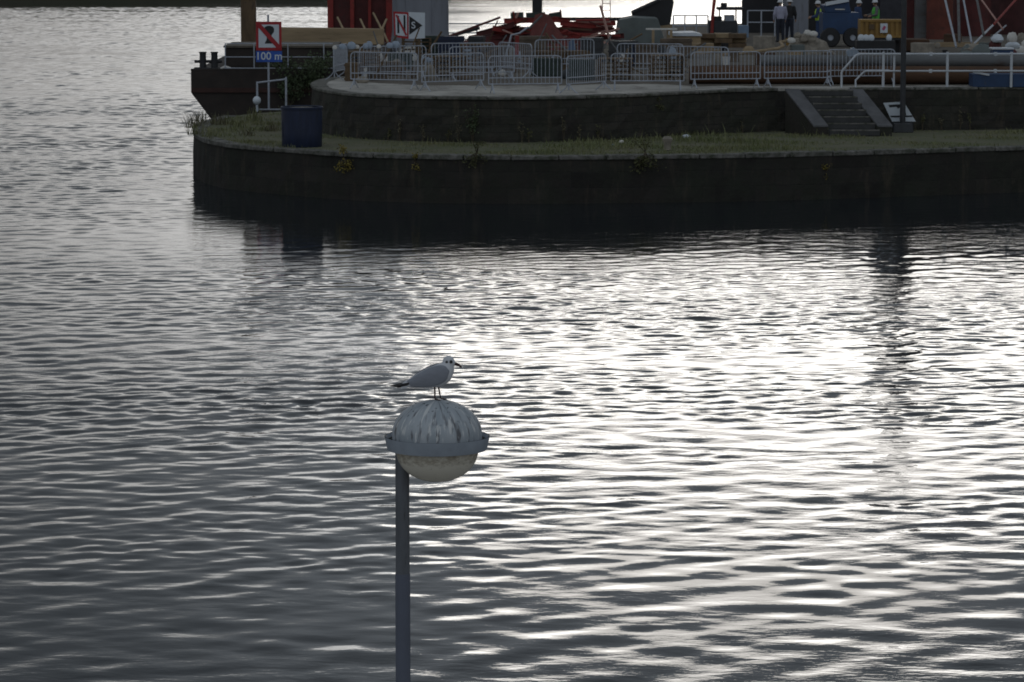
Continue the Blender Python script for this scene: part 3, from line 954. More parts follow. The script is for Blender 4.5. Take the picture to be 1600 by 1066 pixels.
# ------------------------------------------------------------------ stairs in the quay wall
sw = P(1240, 141, ZQ)
Y0 = sw.y - 0.05
sdir = Vector((math.sin(R(24)), -math.cos(R(24)), 0))
sx = Vector((1, 0, 0))
st = thing('stone_stairs', (sw.x + 1.0, Y0, ZL), 'short flight of stone steps cut into the quay wall between sloping cheeks', 'stairs')
xa, xb = P(1250, 141, ZQ).x, P(1327, 141, ZQ).x
nst, run = 7, 0.27
rise = (ZQ - ZL) / nst
for k in range(nst):
    o = Vector((0, Y0 + 0.25, 0)) + sdir * (run * k)
    a = o + Vector((xa, 0, 0)); b = o + Vector((xb, 0, 0))
    c = b + sdir * (run + 0.02); d = a + sdir * (run + 0.02)
    m = MB()
    z1 = ZQ - rise * k + 0.012
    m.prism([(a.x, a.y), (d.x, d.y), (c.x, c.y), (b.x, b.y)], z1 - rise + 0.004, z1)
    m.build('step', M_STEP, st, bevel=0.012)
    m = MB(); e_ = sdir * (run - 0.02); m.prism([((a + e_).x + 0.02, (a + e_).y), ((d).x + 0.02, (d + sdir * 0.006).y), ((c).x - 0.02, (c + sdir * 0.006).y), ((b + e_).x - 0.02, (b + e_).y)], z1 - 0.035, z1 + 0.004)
    m.build('lit_edge_strip', M_COPING, st)  # pale strip: light catching the tread edge, painted as colour
    if k < nst - 1:
        m = MB(); m.prism([(a.x + 0.01, a.y), (d.x + 0.01, d.y + 0.03), (c.x - 0.01, c.y + 0.03), (b.x - 0.01, b.y)], ZL - 0.05, z1 - rise + 0.002)
        m.build('step_core', M_WALL_UP, st)
for x0, x1 in ((xa - 0.42, xa - 0.006), (xb + 0.006, xb + 0.42)):
    m = MB()
    o = Vector((0, Y0 + 0.25, 0)); e = o + sdir * (run * 6.6)
    zt, ze = ZQ + 0.03, ZL + 0.32
    m.add([o + Vector((x0, 0, ZL - 0.05)), o + Vector((x1, 0, ZL - 0.05)), e + Vector((x1, 0, ZL - 0.05)), e + Vector((x0, 0, ZL - 0.05)),
           o + Vector((x0, 0, zt)), o + Vector((x1, 0, zt)), e + Vector((x1, 0, ze)), e + Vector((x0, 0, ze))],
          [(3, 2, 1, 0), (4, 5, 6, 7), (0, 1, 5, 4), (1, 2, 6, 5), (2, 3, 7, 6), (3, 0, 4, 7)])
    m.v = [(v[0], v[1], v[2] - (0.05 if i_ > 3 else 0)) for i_, v in enumerate(m.v)]
    m.build('cheek_wall', M_WALL_UP, st)
    m = MB()
    m.add([o + Vector((x0 - 0.02, 0, zt - 0.048)), o + Vector((x1, 0, zt - 0.048)), e + sdir * 0.03 + Vector((x1, 0, ze - 0.048)), e + sdir * 0.03 + Vector((x0 - 0.02, 0, ze - 0.048)),
           o + Vector((x0 - 0.02, 0, zt)), o + Vector((x1, 0, zt)), e + sdir * 0.03 + Vector((x1, 0, ze)), e + sdir * 0.03 + Vector((x0 - 0.02, 0, ze))],
          [(3, 2, 1, 0), (4, 5, 6, 7), (0, 1, 5, 4), (1, 2, 6, 5), (2, 3, 7, 6), (3, 0, 4, 7)])
    m.build('cheek_cap', mat('cheek_cap_stone', (0.10, 0.10, 0.105), 0.85, var=0.35, scale=2.0, bump=0.4, bscale=10), st)

# ------------------------------------------------------------------ white handrail on the quay edge
hy = P(1480, 137, ZQ).y + 0.18
def hx(px): return V(px, 120, hy).x
hr = thing('handrail', (hx(1480), hy, ZQ), 'white tubular handrail with bent ends beside the stone steps', 'handrail')
z1, z2 = ZQ + 1.02, ZQ + 0.50
m = MB(); m.tube([(hx(1315), hy, ZQ), (hx(1315), hy, ZQ + 0.46), (hx(1317), hy, ZQ + 0.53), (hx(1337), hy, z1 - 0.04), (hx(1342), hy, z1), (hx(1800), hy, z1)], 0.032, 8)
m.build('top_rail', M_WHITE, hr, smooth=True)
m = MB(); m.tube([(hx(1337), hy - 0.02, ZQ), (hx(1337), hy - 0.02, ZQ + 0.22), (hx(1340), hy - 0.02, ZQ + 0.28), (hx(1350), hy - 0.02, z2 - 0.02), (hx(1354), hy - 0.02, z2), (hx(1800), hy - 0.02, z2)], 0.028, 8)
m.build('mid_rail', M_WHITE, hr, smooth=True)
for px in (1380, 1480, 1580, 1682):
    m = MB(); m.tube([(hx(px), hy, ZQ), (hx(px), hy, z1 + 0.06)], 0.042, 8)
    po = m.build('post', M_WHITE, hr, smooth=True)
m = MB(); m.tube([(hx(1397), hy + 0.05, ZQ), (hx(1397), hy + 0.05, z1 - 0.05)], 0.03, 8)
m.build('post', M_WHITE, hr, smooth=True)
for px in (1454, 1555):
    for z in (z1, z2):
        m = MB(); m.tube([(hx(px), hy, z - 0.055), (hx(px), hy, z + 0.055)], 0.05, 8)
        m.build('clamp', M_WHITE, hr, smooth=True)

# ------------------------------------------------------------------ crowd barriers
BL = 2.3
def make_barrier():
    t = thing('crowd_barrier', (0, 0, 0), 'x', 'barrier', 'crowd barriers along the quay')
    r = 0.019
    fr = MB()
    cr_ = 0.13
    pts = [(0.05, 0, 0.28)]
    pts += [(0.05, 0, 1.1 - cr_)] + [(0.05 + cr_ - cr_ * math.cos(a), 0, 1.1 - cr_ + cr_ * math.sin(a)) for a in (0.4, 0.8, 1.2)] + [(0.05 + cr_, 0, 1.1)]
    pts += [(BL - 0.05 - q[0] + 0.05, q[1], q[2]) for q in reversed(pts)]
    fr.tube(pts, r, 6)
    f = fr.build('frame', M_GALV, t, smooth=True, local=True)
    for z in (0.28, 0.46):
        q = MB(); q.tube([(0.04, 0.004, z), (BL - 0.04, 0.004, z)], 0.017, 6)
        q.build('rail', M_GALV, t, smooth=True, local=True)
    bar = MB(); bar.tube([(0, 0, 0.28), (0, 0, 1.1)], 0.0095, 5)
    b0 = None
    for k in range(17):
        x = 0.05 + (BL - 0.1) * (k + 1) / 18
        if b0 is None:
            b0 = bar.build('bar', M_GALV, t, smooth=True, local=True); b0.location.x = x
        else:
            c = b0.copy(); C.objects.link(c); c.location.x = x
    for x in (0.16, BL - 0.16):
        q = MB()
        q.tube([(x, -0.02, 0.28), (x, -0.10, 0.16), (x, -0.30, 0.012)], 0.017, 6)
        q.tube([(x, 0.02, 0.28), (x, 0.10, 0.16), (x, 0.30, 0.012)], 0.017, 6)
        q.bar((x, 0, 0.10), (x, 0, 0.30), 0.05, 0.03)
        q.build('foot', M_GALV, t, local=True)
    return t
barrier0 = make_barrier()
ends = []
def place_barrier(px0, py0, px1, away, label, dz=0.0, first=[True]):
    p0 = P(px0, py0, ZQ)
    best = None
    for k in range(721):
        a = (k / 720.0) * PI - PI / 2
        if (a > 0) != (away > 0) and abs(a) > 0.01:
            continue
        q = p0 + Vector((math.cos(a), math.sin(a), 0)) * BL
        px = 800 + 5300 * q.x / ((q.y) * math.cos(PITCH) + (CAM.z - q.z) * math.sin(PITCH))
        e = abs(px - px1)
        if best is None or e < best[0]:
            best = (e, a)
    if first[0]:
        o = barrier0; first[0] = False
    else:
        o = copy_tree(barrier0)
    o.location = p0
    o.rotation_euler = (0, 0, best[1])
    o['label'] = label
    return o
place_barrier(521, 126, 543, 1, 'galvanised crowd barrier turned end-on at the curved corner of the quay')
for a in ((546, 138, 655, -1, 'front-row crowd barrier below the white navigation sign'), (657, 143, 758, 1, 'front-row crowd barrier between the concrete pier and the red scrap heap'),
          (761, 146.5, 880, 1, 'front-row crowd barrier below the fan of dark red sheets'), (884, 146.5, 948, 1, 'front-row crowd barrier set askew near the hanging blue sheet'),
          (952, 141, 1074, 1, 'front-row crowd barrier in front of the timber formwork box'), (1077, 138.5, 1190, 1, 'front-row crowd barrier before the open end of the rusty pipe'),
          (1192, 137, 1300, 1, 'front-row crowd barrier at the head of the stone steps'),
          (560, 127, 668, 1, 'back-row crowd barrier below the pale plastic bundles'), (672, 121, 775, 1, 'back-row crowd barrier beside the post of the navigation sign'),
          (778, 118, 832, -1, 'back-row crowd barrier set askew behind the bent pale tube'), (834, 114, 930, 1, 'back-row crowd barrier in front of the bundle of faded red tubes'),
          (962, 121, 1070, -1, 'back-row crowd barrier in front of the grey-green skip'), (700, 128, 806, 1, 'middle-row crowd barrier enclosed between the front and back rows'),
          (1040, 126, 1140, -1, 'back-row crowd barrier below the brown timber bales'), (1290, 133.5, 1400, 1, 'crowd barrier standing behind the bent handrail ends')):
    place_barrier(*a)

# ------------------------------------------------------------------ things on the ledge
b = P(470, 231, ZL)
dr = thing('storage_drum', (b.x, b.y, ZL), 'large navy blue drum standing on the grassy ledge', 'drum')
D = Vector((b.x, b.y + 0.55, ZL))
m = MB(); m.lathe([(0.55, 0.0), (0.57, 0.03), (0.575, 0.4), (0.582, 0.8), (0.580, 1.08)], D, 40)
m.build('shell', M_NAVY, dr, smooth=True)
m = MB(); m.lathe([(0.56, 1.06), (0.60, 1.06), (0.605, 1.12), (0.585, 1.14), (0.56, 1.12)], D, 40)
m.build('rim', M_NAVY, dr, smooth=True)
m = MB(); m.lathe([(0.57, 1.09), (0.3, 1.115), (0.001, 1.12)], D, 40)
m.build('lid', mat('drum_lid', (0.16, 0.15, 0.13), 0.7, var=0.3), dr, smooth=True)
for a in (-1.15, 0.35):
    m = MB(); q = D + Vector((0.575 * math.sin(a), -0.575 * math.cos(a), 0))
    m.box(q + Vector((0, 0, 0.5)), (0.03, 0.03, 0.45), Matrix.Rotation(a, 3, 'Z'))
    m.build('handle', M_NAVY, dr)

# mooring hoop by the sign and white float on it
b = P(424, 174, ZL)
hp = thing('mooring_hoop', (b.x, b.y, ZL), 'pale tubular hoop rail planted in the ledge below the mooring sign', 'railing')
y_ = b.y
x0, x1 = V(402, 150, y_).x, V(447, 150, y_).x
for x, h in ((x0, 1.0), (x1, 1.15)):
    m = MB(); m.tube([(x, y_, ZL), (x, y_, ZL + h)], 0.035, 8); m.build('post', M_GALV, hp, smooth=True)
m = MB(); m.tube([(x0, y_, ZL + 0.96), (x1, y_, ZL + 1.08)], 0.03, 8); m.build('crossbar', M_GALV, hp, smooth=True)
m = MB(); m.tube([(x0, y_, ZL + 0.06), (x1, y_, ZL + 0.06)], 0.025, 8); m.build('crossbar', M_GALV, hp, smooth=True)
m = MB()
m.lathe([(0.001, 0.30), (0.07, 0.285), (0.125, 0.22), (0.14, 0.15), (0.12, 0.08), (0.06, 0.02), (0.03, 0.0), (0.001, 0.0)], (x0, y_ - 0.20, ZL + 0.22), 18)
m.tube([(x0, y_ - 0.2, ZL), (x0, y_ - 0.2, ZL + 0.25)], 0.035, 8)
m.single('mooring_float', M_SIGNW, 'round white ball on a short stalk beside the pale hoop rail', 'float', smooth=True)

# signs ----------------------------------------------------------------
def plate(t, name, xc, y, zc, w, h, mtl, th=0.02, rot=0.0):
    m = MB(); m.box((0, 0, 0), (w, th, h))
    o = m.build(name, mtl, t, local=True)
    o.location = Vector((xc, y, zc)) - ORIG[t.name]
    o.rotation_euler = (0, rot, 0)
    return o
def flat_poly(t, name, pts, y, mtl, th=0.006):
    m = MB()
    n = len(pts)
    m.add([(p[0], y, p[1]) for p in pts] + [(p[0], y + th, p[1]) for p in pts],
          [tuple(range(n)), tuple(range(2 * n - 1, n - 1, -1))] + [(i, (i + 1) % n, n + (i + 1) % n, n + i) for i in range(n)])
    return m.build(name, mtl, t)
def text(t, name, body, xc, y, zc, size, mtl, bold=0.0):
    cu = bpy.data.curves.new(name, 'FONT')
    cu.body = body
    cu.size = size
    cu.align_x = 'CENTER'; cu.align_y = 'CENTER'
    cu.extrude = 0.003
    cu.offset = bold
    o = bpy.data.objects.new(name, cu)
    C.objects.link(o)
    o.rotation_euler = (PI / 2, 0, 0)
    dg = bpy.context.evaluated_depsgraph_get()
    me = bpy.data.meshes.new_from_object(o.evaluated_get(dg))
    bpy.data.objects.remove(o)
    o = bpy.data.objects.new(name, me)
    me.materials.clear(); me.materials.append(mtl)
    C.objects.link(o)
    o.rotation_euler = (PI / 2, 0, 0)
    o.parent = t
    o.location = Vector((xc, y, zc)) - ORIG[t.name]
    ORIG[o.name] = ORIG[t.name]
    return o
b = P(420, 172, ZL)
sg = thing('mooring_sign', (b.x, b.y, ZL), 'square red-bordered no-mooring sign above a blue 100 m plate', 'sign')
y_ = b.y
m = MB(); m.tube([(b.x, y_ + 0.05, ZL), (b.x, y_ + 0.05, V(420, 23, y_).z)], 0.035, 8); m.build('post', M_GALV, sg, smooth=True)
zt, zb = V(420, 34, y_).z, V(420, 79, y_).z
xl, xr_ = V(400, 56, y_).x, V(440, 56, y_).x
xm, zm, w, h = (xl + xr_) / 2, (zt + zb) / 2, xr_ - xl, zt - zb
plate(sg, 'panel', xm, y_, zm, w, h, M_SIGNR)
plate(sg, 'white_field', xm, y_ - 0.014, zm, w * 0.80, h * 0.80, M_SIGNW, 0.006)
bol = [(-0.16, 0.30), (-0.20, 0.22), (-0.19, 0.12), (-0.10, 0.02), (-0.09, -0.12), (-0.17, -0.28), (0.17, -0.28), (0.09, -0.12), (0.10, 0.02), (0.19, 0.12), (0.20, 0.22), (0.16, 0.30), (0.05, 0.335), (-0.05, 0.335)]
flat_poly(sg, 'bollard_symbol', [(xm + 0.01 + p[0] * w, zm + 0.02 + p[1] * h) for p in bol], y_ - 0.023, M_SIGNK)
dx, dz = 0.055 * w, 0.055 * h
flat_poly(sg, 'red_stroke', [(xm - 0.43 * w - dx, zm + 0.43 * h - dz), (xm + 0.43 * w - dx, zm - 0.43 * h - dz), (xm + 0.43 * w + dx, zm - 0.43 * h + dz), (xm - 0.43 * w + dx, zm + 0.43 * h + dz)], y_ - 0.031, M_SIGNR)
zt, zb = V(420, 80, y_).z, V(420, 97, y_).z
plate(sg, 'distance_plate', xm, y_, (zt + zb) / 2, w * 1.02, zt - zb, M_SIGNB)
text(sg, 'lettering', '100 m', xm, y_ - 0.018, (zt + zb) / 2 + 0.005, 0.36, M_SIGNW, 0.004)

ys = 122.0
b = V(655, 62, ys)
sg2 = thing('navigation_sign', (b.x, ys, ZQ), 'white board pairing a struck-out symbol with a black arrow triangle', 'sign')
m = MB(); m.box((V(655, 60, ys).x, ys + 0.07, (ZQ + V(0, 20, ys).z) / 2), (0.10, 0.10, V(0, 20, ys).z - ZQ)); m.build('post', M_BROWN, sg2)
def W2(px, py): q = V(px, py, ys); return (q.x, q.z)
flat_poly(sg2, 'arrow_panel', [W2(637, 19), W2(664, 20), W2(664, 60), W2(637, 61)], ys - 0.01, M_SIGNW, 0.02)
flat_poly(sg2, 'panel', [W2(614.5, 18), W2(638.5, 19.5), W2(638.5, 61), W2(616, 58)], ys - 0.012, M_SIGNR, 0.02)
flat_poly(sg2, 'white_field', [W2(617.5, 21.5), W2(636, 22.5), W2(636, 57), W2(618.5, 55)], ys - 0.018, M_SIGNW)
flat_poly(sg2, 'black_bar', [W2(620.5, 25), W2(623.5, 25), W2(624, 52), W2(621, 52)], ys - 0.026, M_SIGNK)
flat_poly(sg2, 'black_bar', [W2(630.5, 24), W2(633.5, 24), W2(633.8, 51), W2(630.8, 51)], ys - 0.026, M_SIGNK)
flat_poly(sg2, 'red_stroke', [W2(618, 24), W2(620.5, 22.5), W2(636, 54), W2(634, 56.5)], ys - 0.034, M_SIGNR)
flat_poly(sg2, 'arrow_triangle', [W2(639.5, 25), W2(660, 40), W2(639.5, 54.5)], ys - 0.02, M_SIGNK)
text(sg2, 'lettering', 'S', W2(646, 40)[0], ys - 0.026, W2(646, 40)[1], 0.34, M_SIGNW, 0.004)

# far lamp post beside the steps ------------------------------------------------
b = P(1410, 207, ZL)
lp = thing('lamp_post', (b.x, b.y, ZL), 'tall dark lamp post rising from the ledge beside the stone steps', 'street lamp')
m = MB(); m.tube([(b.x, b.y, ZL), (b.x, b.y, ZL + 6.2)], [0.088, 0.072], 14); m.build('pole', M_DARK, lp, smooth=True)
m = MB(); m.box((b.x, b.y, ZL + 0.14), (0.62, 0.42, 0.28), taper=0.9); m.build('plinth', M_DARK, lp, bevel=0.02)
for nm, pr, mt in (('dome', [(0.30, 0.06), (0.26, 0.17), (0.15, 0.25), (0.002, 0.28)], M_LAMP), ('rim', [(0.30, 0.06), (0.34, 0.06), (0.33, -0.02), (0.28, -0.02)], M_LAMP), ('bowl', [(0.28, -0.02), (0.22, -0.13), (0.1, -0.19), (0.002, -0.20)], M_BOWL)):
    m = MB(); m.lathe(pr, (b.x + 0.2, b.y, ZL + 6.25), 28); m.build(nm, mt, lp, smooth=True)
# board leaning behind it
yb = P(1410, 207, ZL).y + 0.28
bd = thing('notice_board', (V(1405, 190, yb).x, yb, ZL), 'white board with black markings leaning on the quay wall behind the dark lamp post', 'board')
def W3(px, py, dy=0.0): q = V(px, py, yb + dy); return (q.x, q.z)
flat_poly(bd, 'panel', [W3(1380, 161), W3(1412, 159), W3(1431, 190), W3(1394, 190.5)], yb, M_SIGNW, 0.02)
flat_poly(bd, 'black_marking', [W3(1391, 181), W3(1425, 180.5), W3(1426, 183), W3(1392, 183.5)], yb - 0.008, M_SIGNK)
flat_poly(bd, 'black_marking', [W3(1388, 164), W3(1408, 163), W3(1409, 166), W3(1403, 170), W3(1401, 167), W3(1390, 168)], yb - 0.008, M_SIGNK)
flat_poly(bd, 'black_marking', [W3(1408, 168), W3(1413, 165), W3(1416, 180), W3(1408, 180)], yb - 0.008, M_SIGNK)
m = MB(); m.box((V(1408, 198, yb).x, yb + 0.02, (ZL + W3(1408, 190)[1]) / 2), (0.75, 0.16, W3(1408, 190)[1] - ZL)); m.build('stand', M_BLACK, bd)

# stone bollard on the coping, litter ------------------------------------------
b = P(1043, 236, ZL)
m = MB(); m.lathe([(0.10, 0.0), (0.105, 0.18), (0.14, 0.24), (0.145, 0.31), (0.10, 0.37), (0.001, 0.385)], (b.x, b.y + 0.1, ZL + 0.02), 14)
m.single('mooring_bollard', M_STONE, 'small worn stone bollard on the edge of the lower ledge', 'bollard', smooth=True)
for i, (px, py, r, mt, lab) in enumerate(((971, 224, 0.07, M_SACK, 'pale crumpled litter lying on the grass near the small bollard'), (1072, 217, 0.10, M_SIGNW, 'bright white plastic bag lying at the foot of the curved wall'),
                                       (1240, 207, 0.06, M_SACK, 'small pale scrap of litter beside the foot of the stone steps'), (958, 228, 0.04, M_PLAST, 'tiny pale bottle lying in the grass of the ledge'))):
    b = P(px, py, ZL)
    m = MB(); rr = random.Random(i)
    n = 10
    m.lathe([(0.002, 0)] + [(r * (0.75 + 0.5 * rr.random()), r * 0.28 * k) for k in range(1, 5)] + [(0.002, r * 1.35)], (b.x, b.y, ZL), 8)
    m.v = [(v[0] + rr.uniform(-1, 1) * r * 0.25, v[1] + rr.uniform(-1, 1) * r * 0.25, max(v[2], ZL)) for v in m.v]
    m.single('litter', mt, lab, 'litter')
# ------------------------------------------------------------------ barge behind the island
BY0, BY1, BX0, BX1, BZ = 118.0, 150.0, -11.15, -4.9, 2.5
bg_ = thing('barge', ((BX0 + BX1) / 2, (BY0 + BY1) / 2, -0.6), 'dark steel barge with raked end moored behind the grassy point', 'barge')
def xsec(p, y0, y1, m):
    n = len(p)
    m.add([(q[0], y0, q[1]) for q in p] + [(q[0], y1, q[1]) for q in p], [tuple(range(n)), tuple(range(2 * n - 1, n - 1, -1))] + [(i, (i + 1) % n, n + (i + 1) % n, n + i) for i in range(n)])
    return m
xsec([(BX0, BZ), (BX0, 1.75), (BX0 + 0.75, 0.75), (BX0 + 1.8, -0.6), (BX1, -0.6), (BX1, BZ)], BY0, BY1, MB()).build('hull', M_HULL, bg_, bevel=0.03)
m = MB(); m.box(((BX0 + BX1) / 2, BY0 - 0.03, 1.84), (BX1 - BX0 - 0.02, 0.06, 0.16)); m.build('rubbing_strake', M_HRED, bg_)
m = MB(); m.box(((BX0 + BX1) / 2, BY0 + 0.10, BZ + 0.04), (BX1 - BX0, 0.2, 0.08)); m.build('deck_edge', M_HULL, bg_)
yc = 121.5
xa, xb = V(352, 90, yc).x, V(522, 90, yc).x
m = MB(); m.box(((xa + xb) / 2, yc + 2, BZ + 0.34), (xb - xa, 4.0, 0.68)); m.build('hatch_coaming', M_HULL, bg_, bevel=0.02)
m = MB(); m.box(((xa + xb) / 2, yc + 2, BZ + 0.72), (xb - xa + 0.12, 4.12, 0.07)); m.build('hatch_cover', mat('hatch_paint', (0.10, 0.085, 0.065), 0.7, var=0.3), bg_)
yb_ = 119.6
for px in (317, 335):
    x = V(px, 95, yb_).x
    m = MB(); m.lathe([(0.13, 0.0), (0.12, 0.03), (0.115, 0.56), (0.135, 0.57), (0.135, 0.61), (0.001, 0.615)], (x, yb_, BZ), 16); m.build('mooring_bitt', M_BLACK, bg_, smooth=True)
m = MB(); m.tube([(V(304, 95, yb_).x, yb_, BZ + 0.27), (V(347, 95, yb_).x, yb_, BZ + 0.27)], 0.055, 10); m.build('bitt_crossbar', M_BLACK, bg_, smooth=True)
m = MB(); m.box((V(326, 100, yb_).x, yb_, BZ + 0.03), (1.0, 0.5, 0.06)); m.build('bitt_base', M_BLACK, bg_)
for px in (352, 397, 450, 506):
    x = V(px, 90, 119.0).x
    m = MB(); m.tube([(x, 119.0, BZ), (x, 119.0, BZ + 0.92)], 0.022, 6); m.build('rail_post', M_GALV, bg_, smooth=True)
for z in (0.92, 0.45, 0.06):
    m = MB(); m.tube([(V(352, 90, 119).x, 119.0, BZ + z), (V(520, 90, 119).x, 119.0, BZ + z)], 0.018, 6); m.build('guard_rail', M_GALV, bg_, smooth=True)
m = MB(); m.tube([(V(345, 100, 119.3).x, 119.3, BZ + 0.02), (V(352, 100, 119.3).x, 119.3, BZ + 0.10), (V(360, 100, 119.3).x, 119.3, BZ + 0.03)], 0.05, 8)
m.build('mooring_rope', M_SACK, bg_, smooth=True)

# spud piles
x = V(388.5, 40, 140).x
m = MB(); m.box((x, 140, 3.3), (0.60, 0.60, 7.0)); m.single('spud_pile', M_BROWN, 'square brown timber pile standing on the barge behind the mooring sign', 'pile', bevel=0.03)
x = V(839.5, 14, 152).x
m = MB(); m.box((x, 152, 2.3), (0.44, 0.44, 9.0)); m.single('spud_pile', M_BLACK, 'dark square pile standing in the river behind the red scrap heap', 'pile', bevel=0.03)
# tan box beam on blocks
yt = 135.0
a, b = V(438, 53, yt), V(600, 56, yt)
m = MB(); m.bar((a.x, yt, BZ + 0.36 + 0.33), (b.x, yt, BZ + 0.36 + 0.27), 0.62, 0.66, roll=PI / 2)
m.single('box_beam', M_TAN, 'long tan box beam lying on blocks across the barge deck', 'beam', bevel=0.02)
for i, px in enumerate((450, 468, 508, 560)):
    m = MB(); m.box((V(px, 70, yt).x, yt, BZ + 0.16), (0.40, 0.6, 0.32)); m.single('timber_block', M_BROWN, 'dark timber block propping up the long tan beam', 'block', 'blocks under the tan beam')
# red steel tower
yt = 146.0
xa, xb = V(512, 30, yt).x, V(613, 30, yt).x
rt = thing('steel_tower', ((xa + xb) / 2, yt, BZ), 'red steel tower with dark red panels standing on the barge', 'tower')
for x, w in ((xa + 0.12, 0.24), ((xa * 0.62 + xb * 0.38), 0.16), ((xa * 0.35 + xb * 0.65), 0.12), (xb - 0.13, 0.26)):
    for dy in (0, 2.4):
        m = MB(); m.box((x, yt + dy, BZ + 2), (w, 0.25, 4)); m.build('column', M_RED, rt)
pe = [xa + 0.24, xa * 0.62 + xb * 0.38 - 0.08, xa * 0.62 + xb * 0.38 + 0.08, xa * 0.35 + xb * 0.65 - 0.06, xa * 0.35 + xb * 0.65 + 0.06, xb - 0.26]
for k in range(3):
    for j in range(2):
        m = MB(); m.box(((pe[2 * k] + pe[2 * k + 1]) / 2, yt + 0.16, BZ + 1 + 2 * j), (pe[2 * k + 1] - pe[2 * k] - 0.01, 0.06, 1.96)); m.build('panel', M_DRED, rt)
for z in (0.1, 2, 3.9):
    m = MB(); m.box(((xa + xb) / 2, yt + 0.28, BZ + z), (xb - xa - 0.1, 0.12, 0.14)); m.build('crossbeam', M_DRED, rt)
# loose pale battens leaning in front of it
for i, (p0, p1) in enumerate((((527, 27), (536, 46)), ((563, 30), (570, 52)), ((583, 20), (596, 52)), ((604, 30), (597, 50)), ((600, 52), (606, 66)))):
    a, b = V(p0[0], p0[1], 137), V(p1[0], p1[1], 136.2)
    b.z = BZ + 0.9 if i < 4 else b.z
    m = MB(); m.bar(b, a, 0.07, 0.05); m.single('batten', M_TAN, 'thin pale batten propped against the red tower', 'batten', 'battens leaning by the red tower')
# concrete pier
yp = 141.5
xc = V(657, 30, yp).x
cp = thing('bridge_pier', (xc, yp, ZQ - 1.4), 'round grey concrete pier beside the red tower', 'pier')
m = MB(); m.lathe([(1.42, 0), (1.42, 1.1), (1.26, 1.35), (1.17, 2.0), (1.17, 5.2), (0.001, 5.2)], (xc, yp, ZQ - 1.4), 40); m.build('shaft', M_CONC, cp, smooth=True)
for a in (-0.55, 0.45):
    m = MB(); m.box((xc + 1.18 * math.sin(a), yp - 1.18 * math.cos(a), ZQ + 1.9), (0.05, 0.03, 3.6), Matrix.Rotation(a, 3, 'Z')); m.build('formwork_seam', M_CONC, cp)

# ------------------------------------------------------------------ red scrap heap
rr = random.Random(4)
yh = 136.0
def heap_beam(p0, p1, y0, y1, w, h, mtl, name, lab, cat, grp):
    a, b = V(p0[0], p0[1], y0), V(p1[0], p1[1], y1)
    a.z = max(a.z, ZQ + h / 2); b.z = max(b.z, ZQ + h / 2)
    m = MB()
    d = (b - a).normalized()
    q = d.to_track_quat('Z', 'Y').to_matrix()
    L = (b - a).length
    c = (a + b) / 2
    m.box(c, (w * 0.25, h * 0.84, L), q)
    for s in (-1, 1):
        m.box(c + q @ Vector((0, s * h * 0.46, 0)), (w, h * 0.09, L), q)
    return m.single(name, mtl, lab, cat, grp)
beams = [((745, 54), (804, 38)), ((752, 62), (832, 47)), ((770, 44), (846, 58)), ((806, 30), (842, 33)), ((788, 33), (872, 31)), ((760, 50), (820, 52)), ((748, 66), (860, 60)),
         ((876, 36), (948, 44)), ((880, 44), (962, 36)), ((872, 50), (958, 47)), ((866, 30), (890, 34)), ((790, 62), (880, 66)), ((740, 70), (800, 64)), ((700, 70), (752, 66)), ((735, 60), (790, 50)), ((776, 56), (812, 44)), ((800, 44), (826, 60)), ((862, 44), (905, 58)), ((870, 56), (930, 52)), ((884, 38), (930, 60)), ((780, 70), (812, 52)), ((900, 62), (975, 56))]
for i, (p0, p1) in enumerate(beams):
    heap_beam(p0, p1, yh + rr.uniform(-1.5, 1.5), yh + rr.uniform(-1.5, 1.5), 0.16, 0.20, M_RED if i % 3 else M_DRED, 'steel_beam', 'red steel beam tangled in the scrap heap behind the barriers', 'beam', 'red beams in the scrap heap')
for p0, p1 in (((798, 26), (818, 25)), ((822, 26), (852, 25)), ((858, 27), (876, 24))):
    a, b = V(*p0, 138), V(*p1, 138); m = MB(); m.bar(a, b, 0.08, 0.3); m.single('plank', M_DGREEN, 'dark green plank lying on top of the red scrap heap', 'plank', 'planks on the scrap heap')
m = MB(); m.bar(V(703, 57, 139), V(748, 44, 138), 0.12); m.single('scaffold_pole', M_BLACK, 'dark pole slanting from the concrete pier up to the scrap heap', 'pole')
m = MB(); m.bar(V(876, 30, 140.5), V(1005, 30, 140.5), 0.25, 0.14); m.single('long_beam', M_BLACK, 'long black beam lying level behind the bundle of pale red tubes', 'beam')
m = MB(); m.bar(V(880, 70, 139), V(882, 31, 140.4), 0.1); m.bar(V(990, 70, 139.5), V(992, 31, 140.4), 0.1); m.single('trestle', M_BLACK, 'black trestle legs under the long black beam', 'trestle')
# heap core: rubble and earth under the steel
def mound(cx, cy, rx, ry, h, mtl, lab, seed, name='rubble_heap', z0=ZQ, cat='heap'):
    q = random.Random(seed)
    m = MB(); n, k = 22, 6
    prof = []
    vs, fs = [], []
    for j in range(k + 1):
        t = j / k
        for i in range(n):
            a = 2 * PI * i / n
            s = (1 - t) * (1 + 0.25 * math.sin(3 * a + seed) * (1 - t)) + 0.001
            vs.append((cx + rx * s * math.cos(a) + q.uniform(-0.06, 0.06), cy + ry * s * math.sin(a) + q.uniform(-0.06, 0.06), z0 + h * (1 - (1 - t) ** 2) + (q.uniform(-0.06, 0.06) if j else 0)))
    for j in range(k):
        for i in range(n):
            fs.append((j * n + i, j * n + (i + 1) % n, (j + 1) * n + (i + 1) % n, (j + 1) * n + i))
    fs.append(tuple(k * n + i for i in range(n)))
    m.add(vs, fs)
    return m.single(name, mtl, lab, cat)
hx_ = V(815, 60, yh).x
mound(hx_, yh, 2.9, 1.8, 0.85, M_DRED, 'low mound of dark red scrap under the tangled beams', 3)
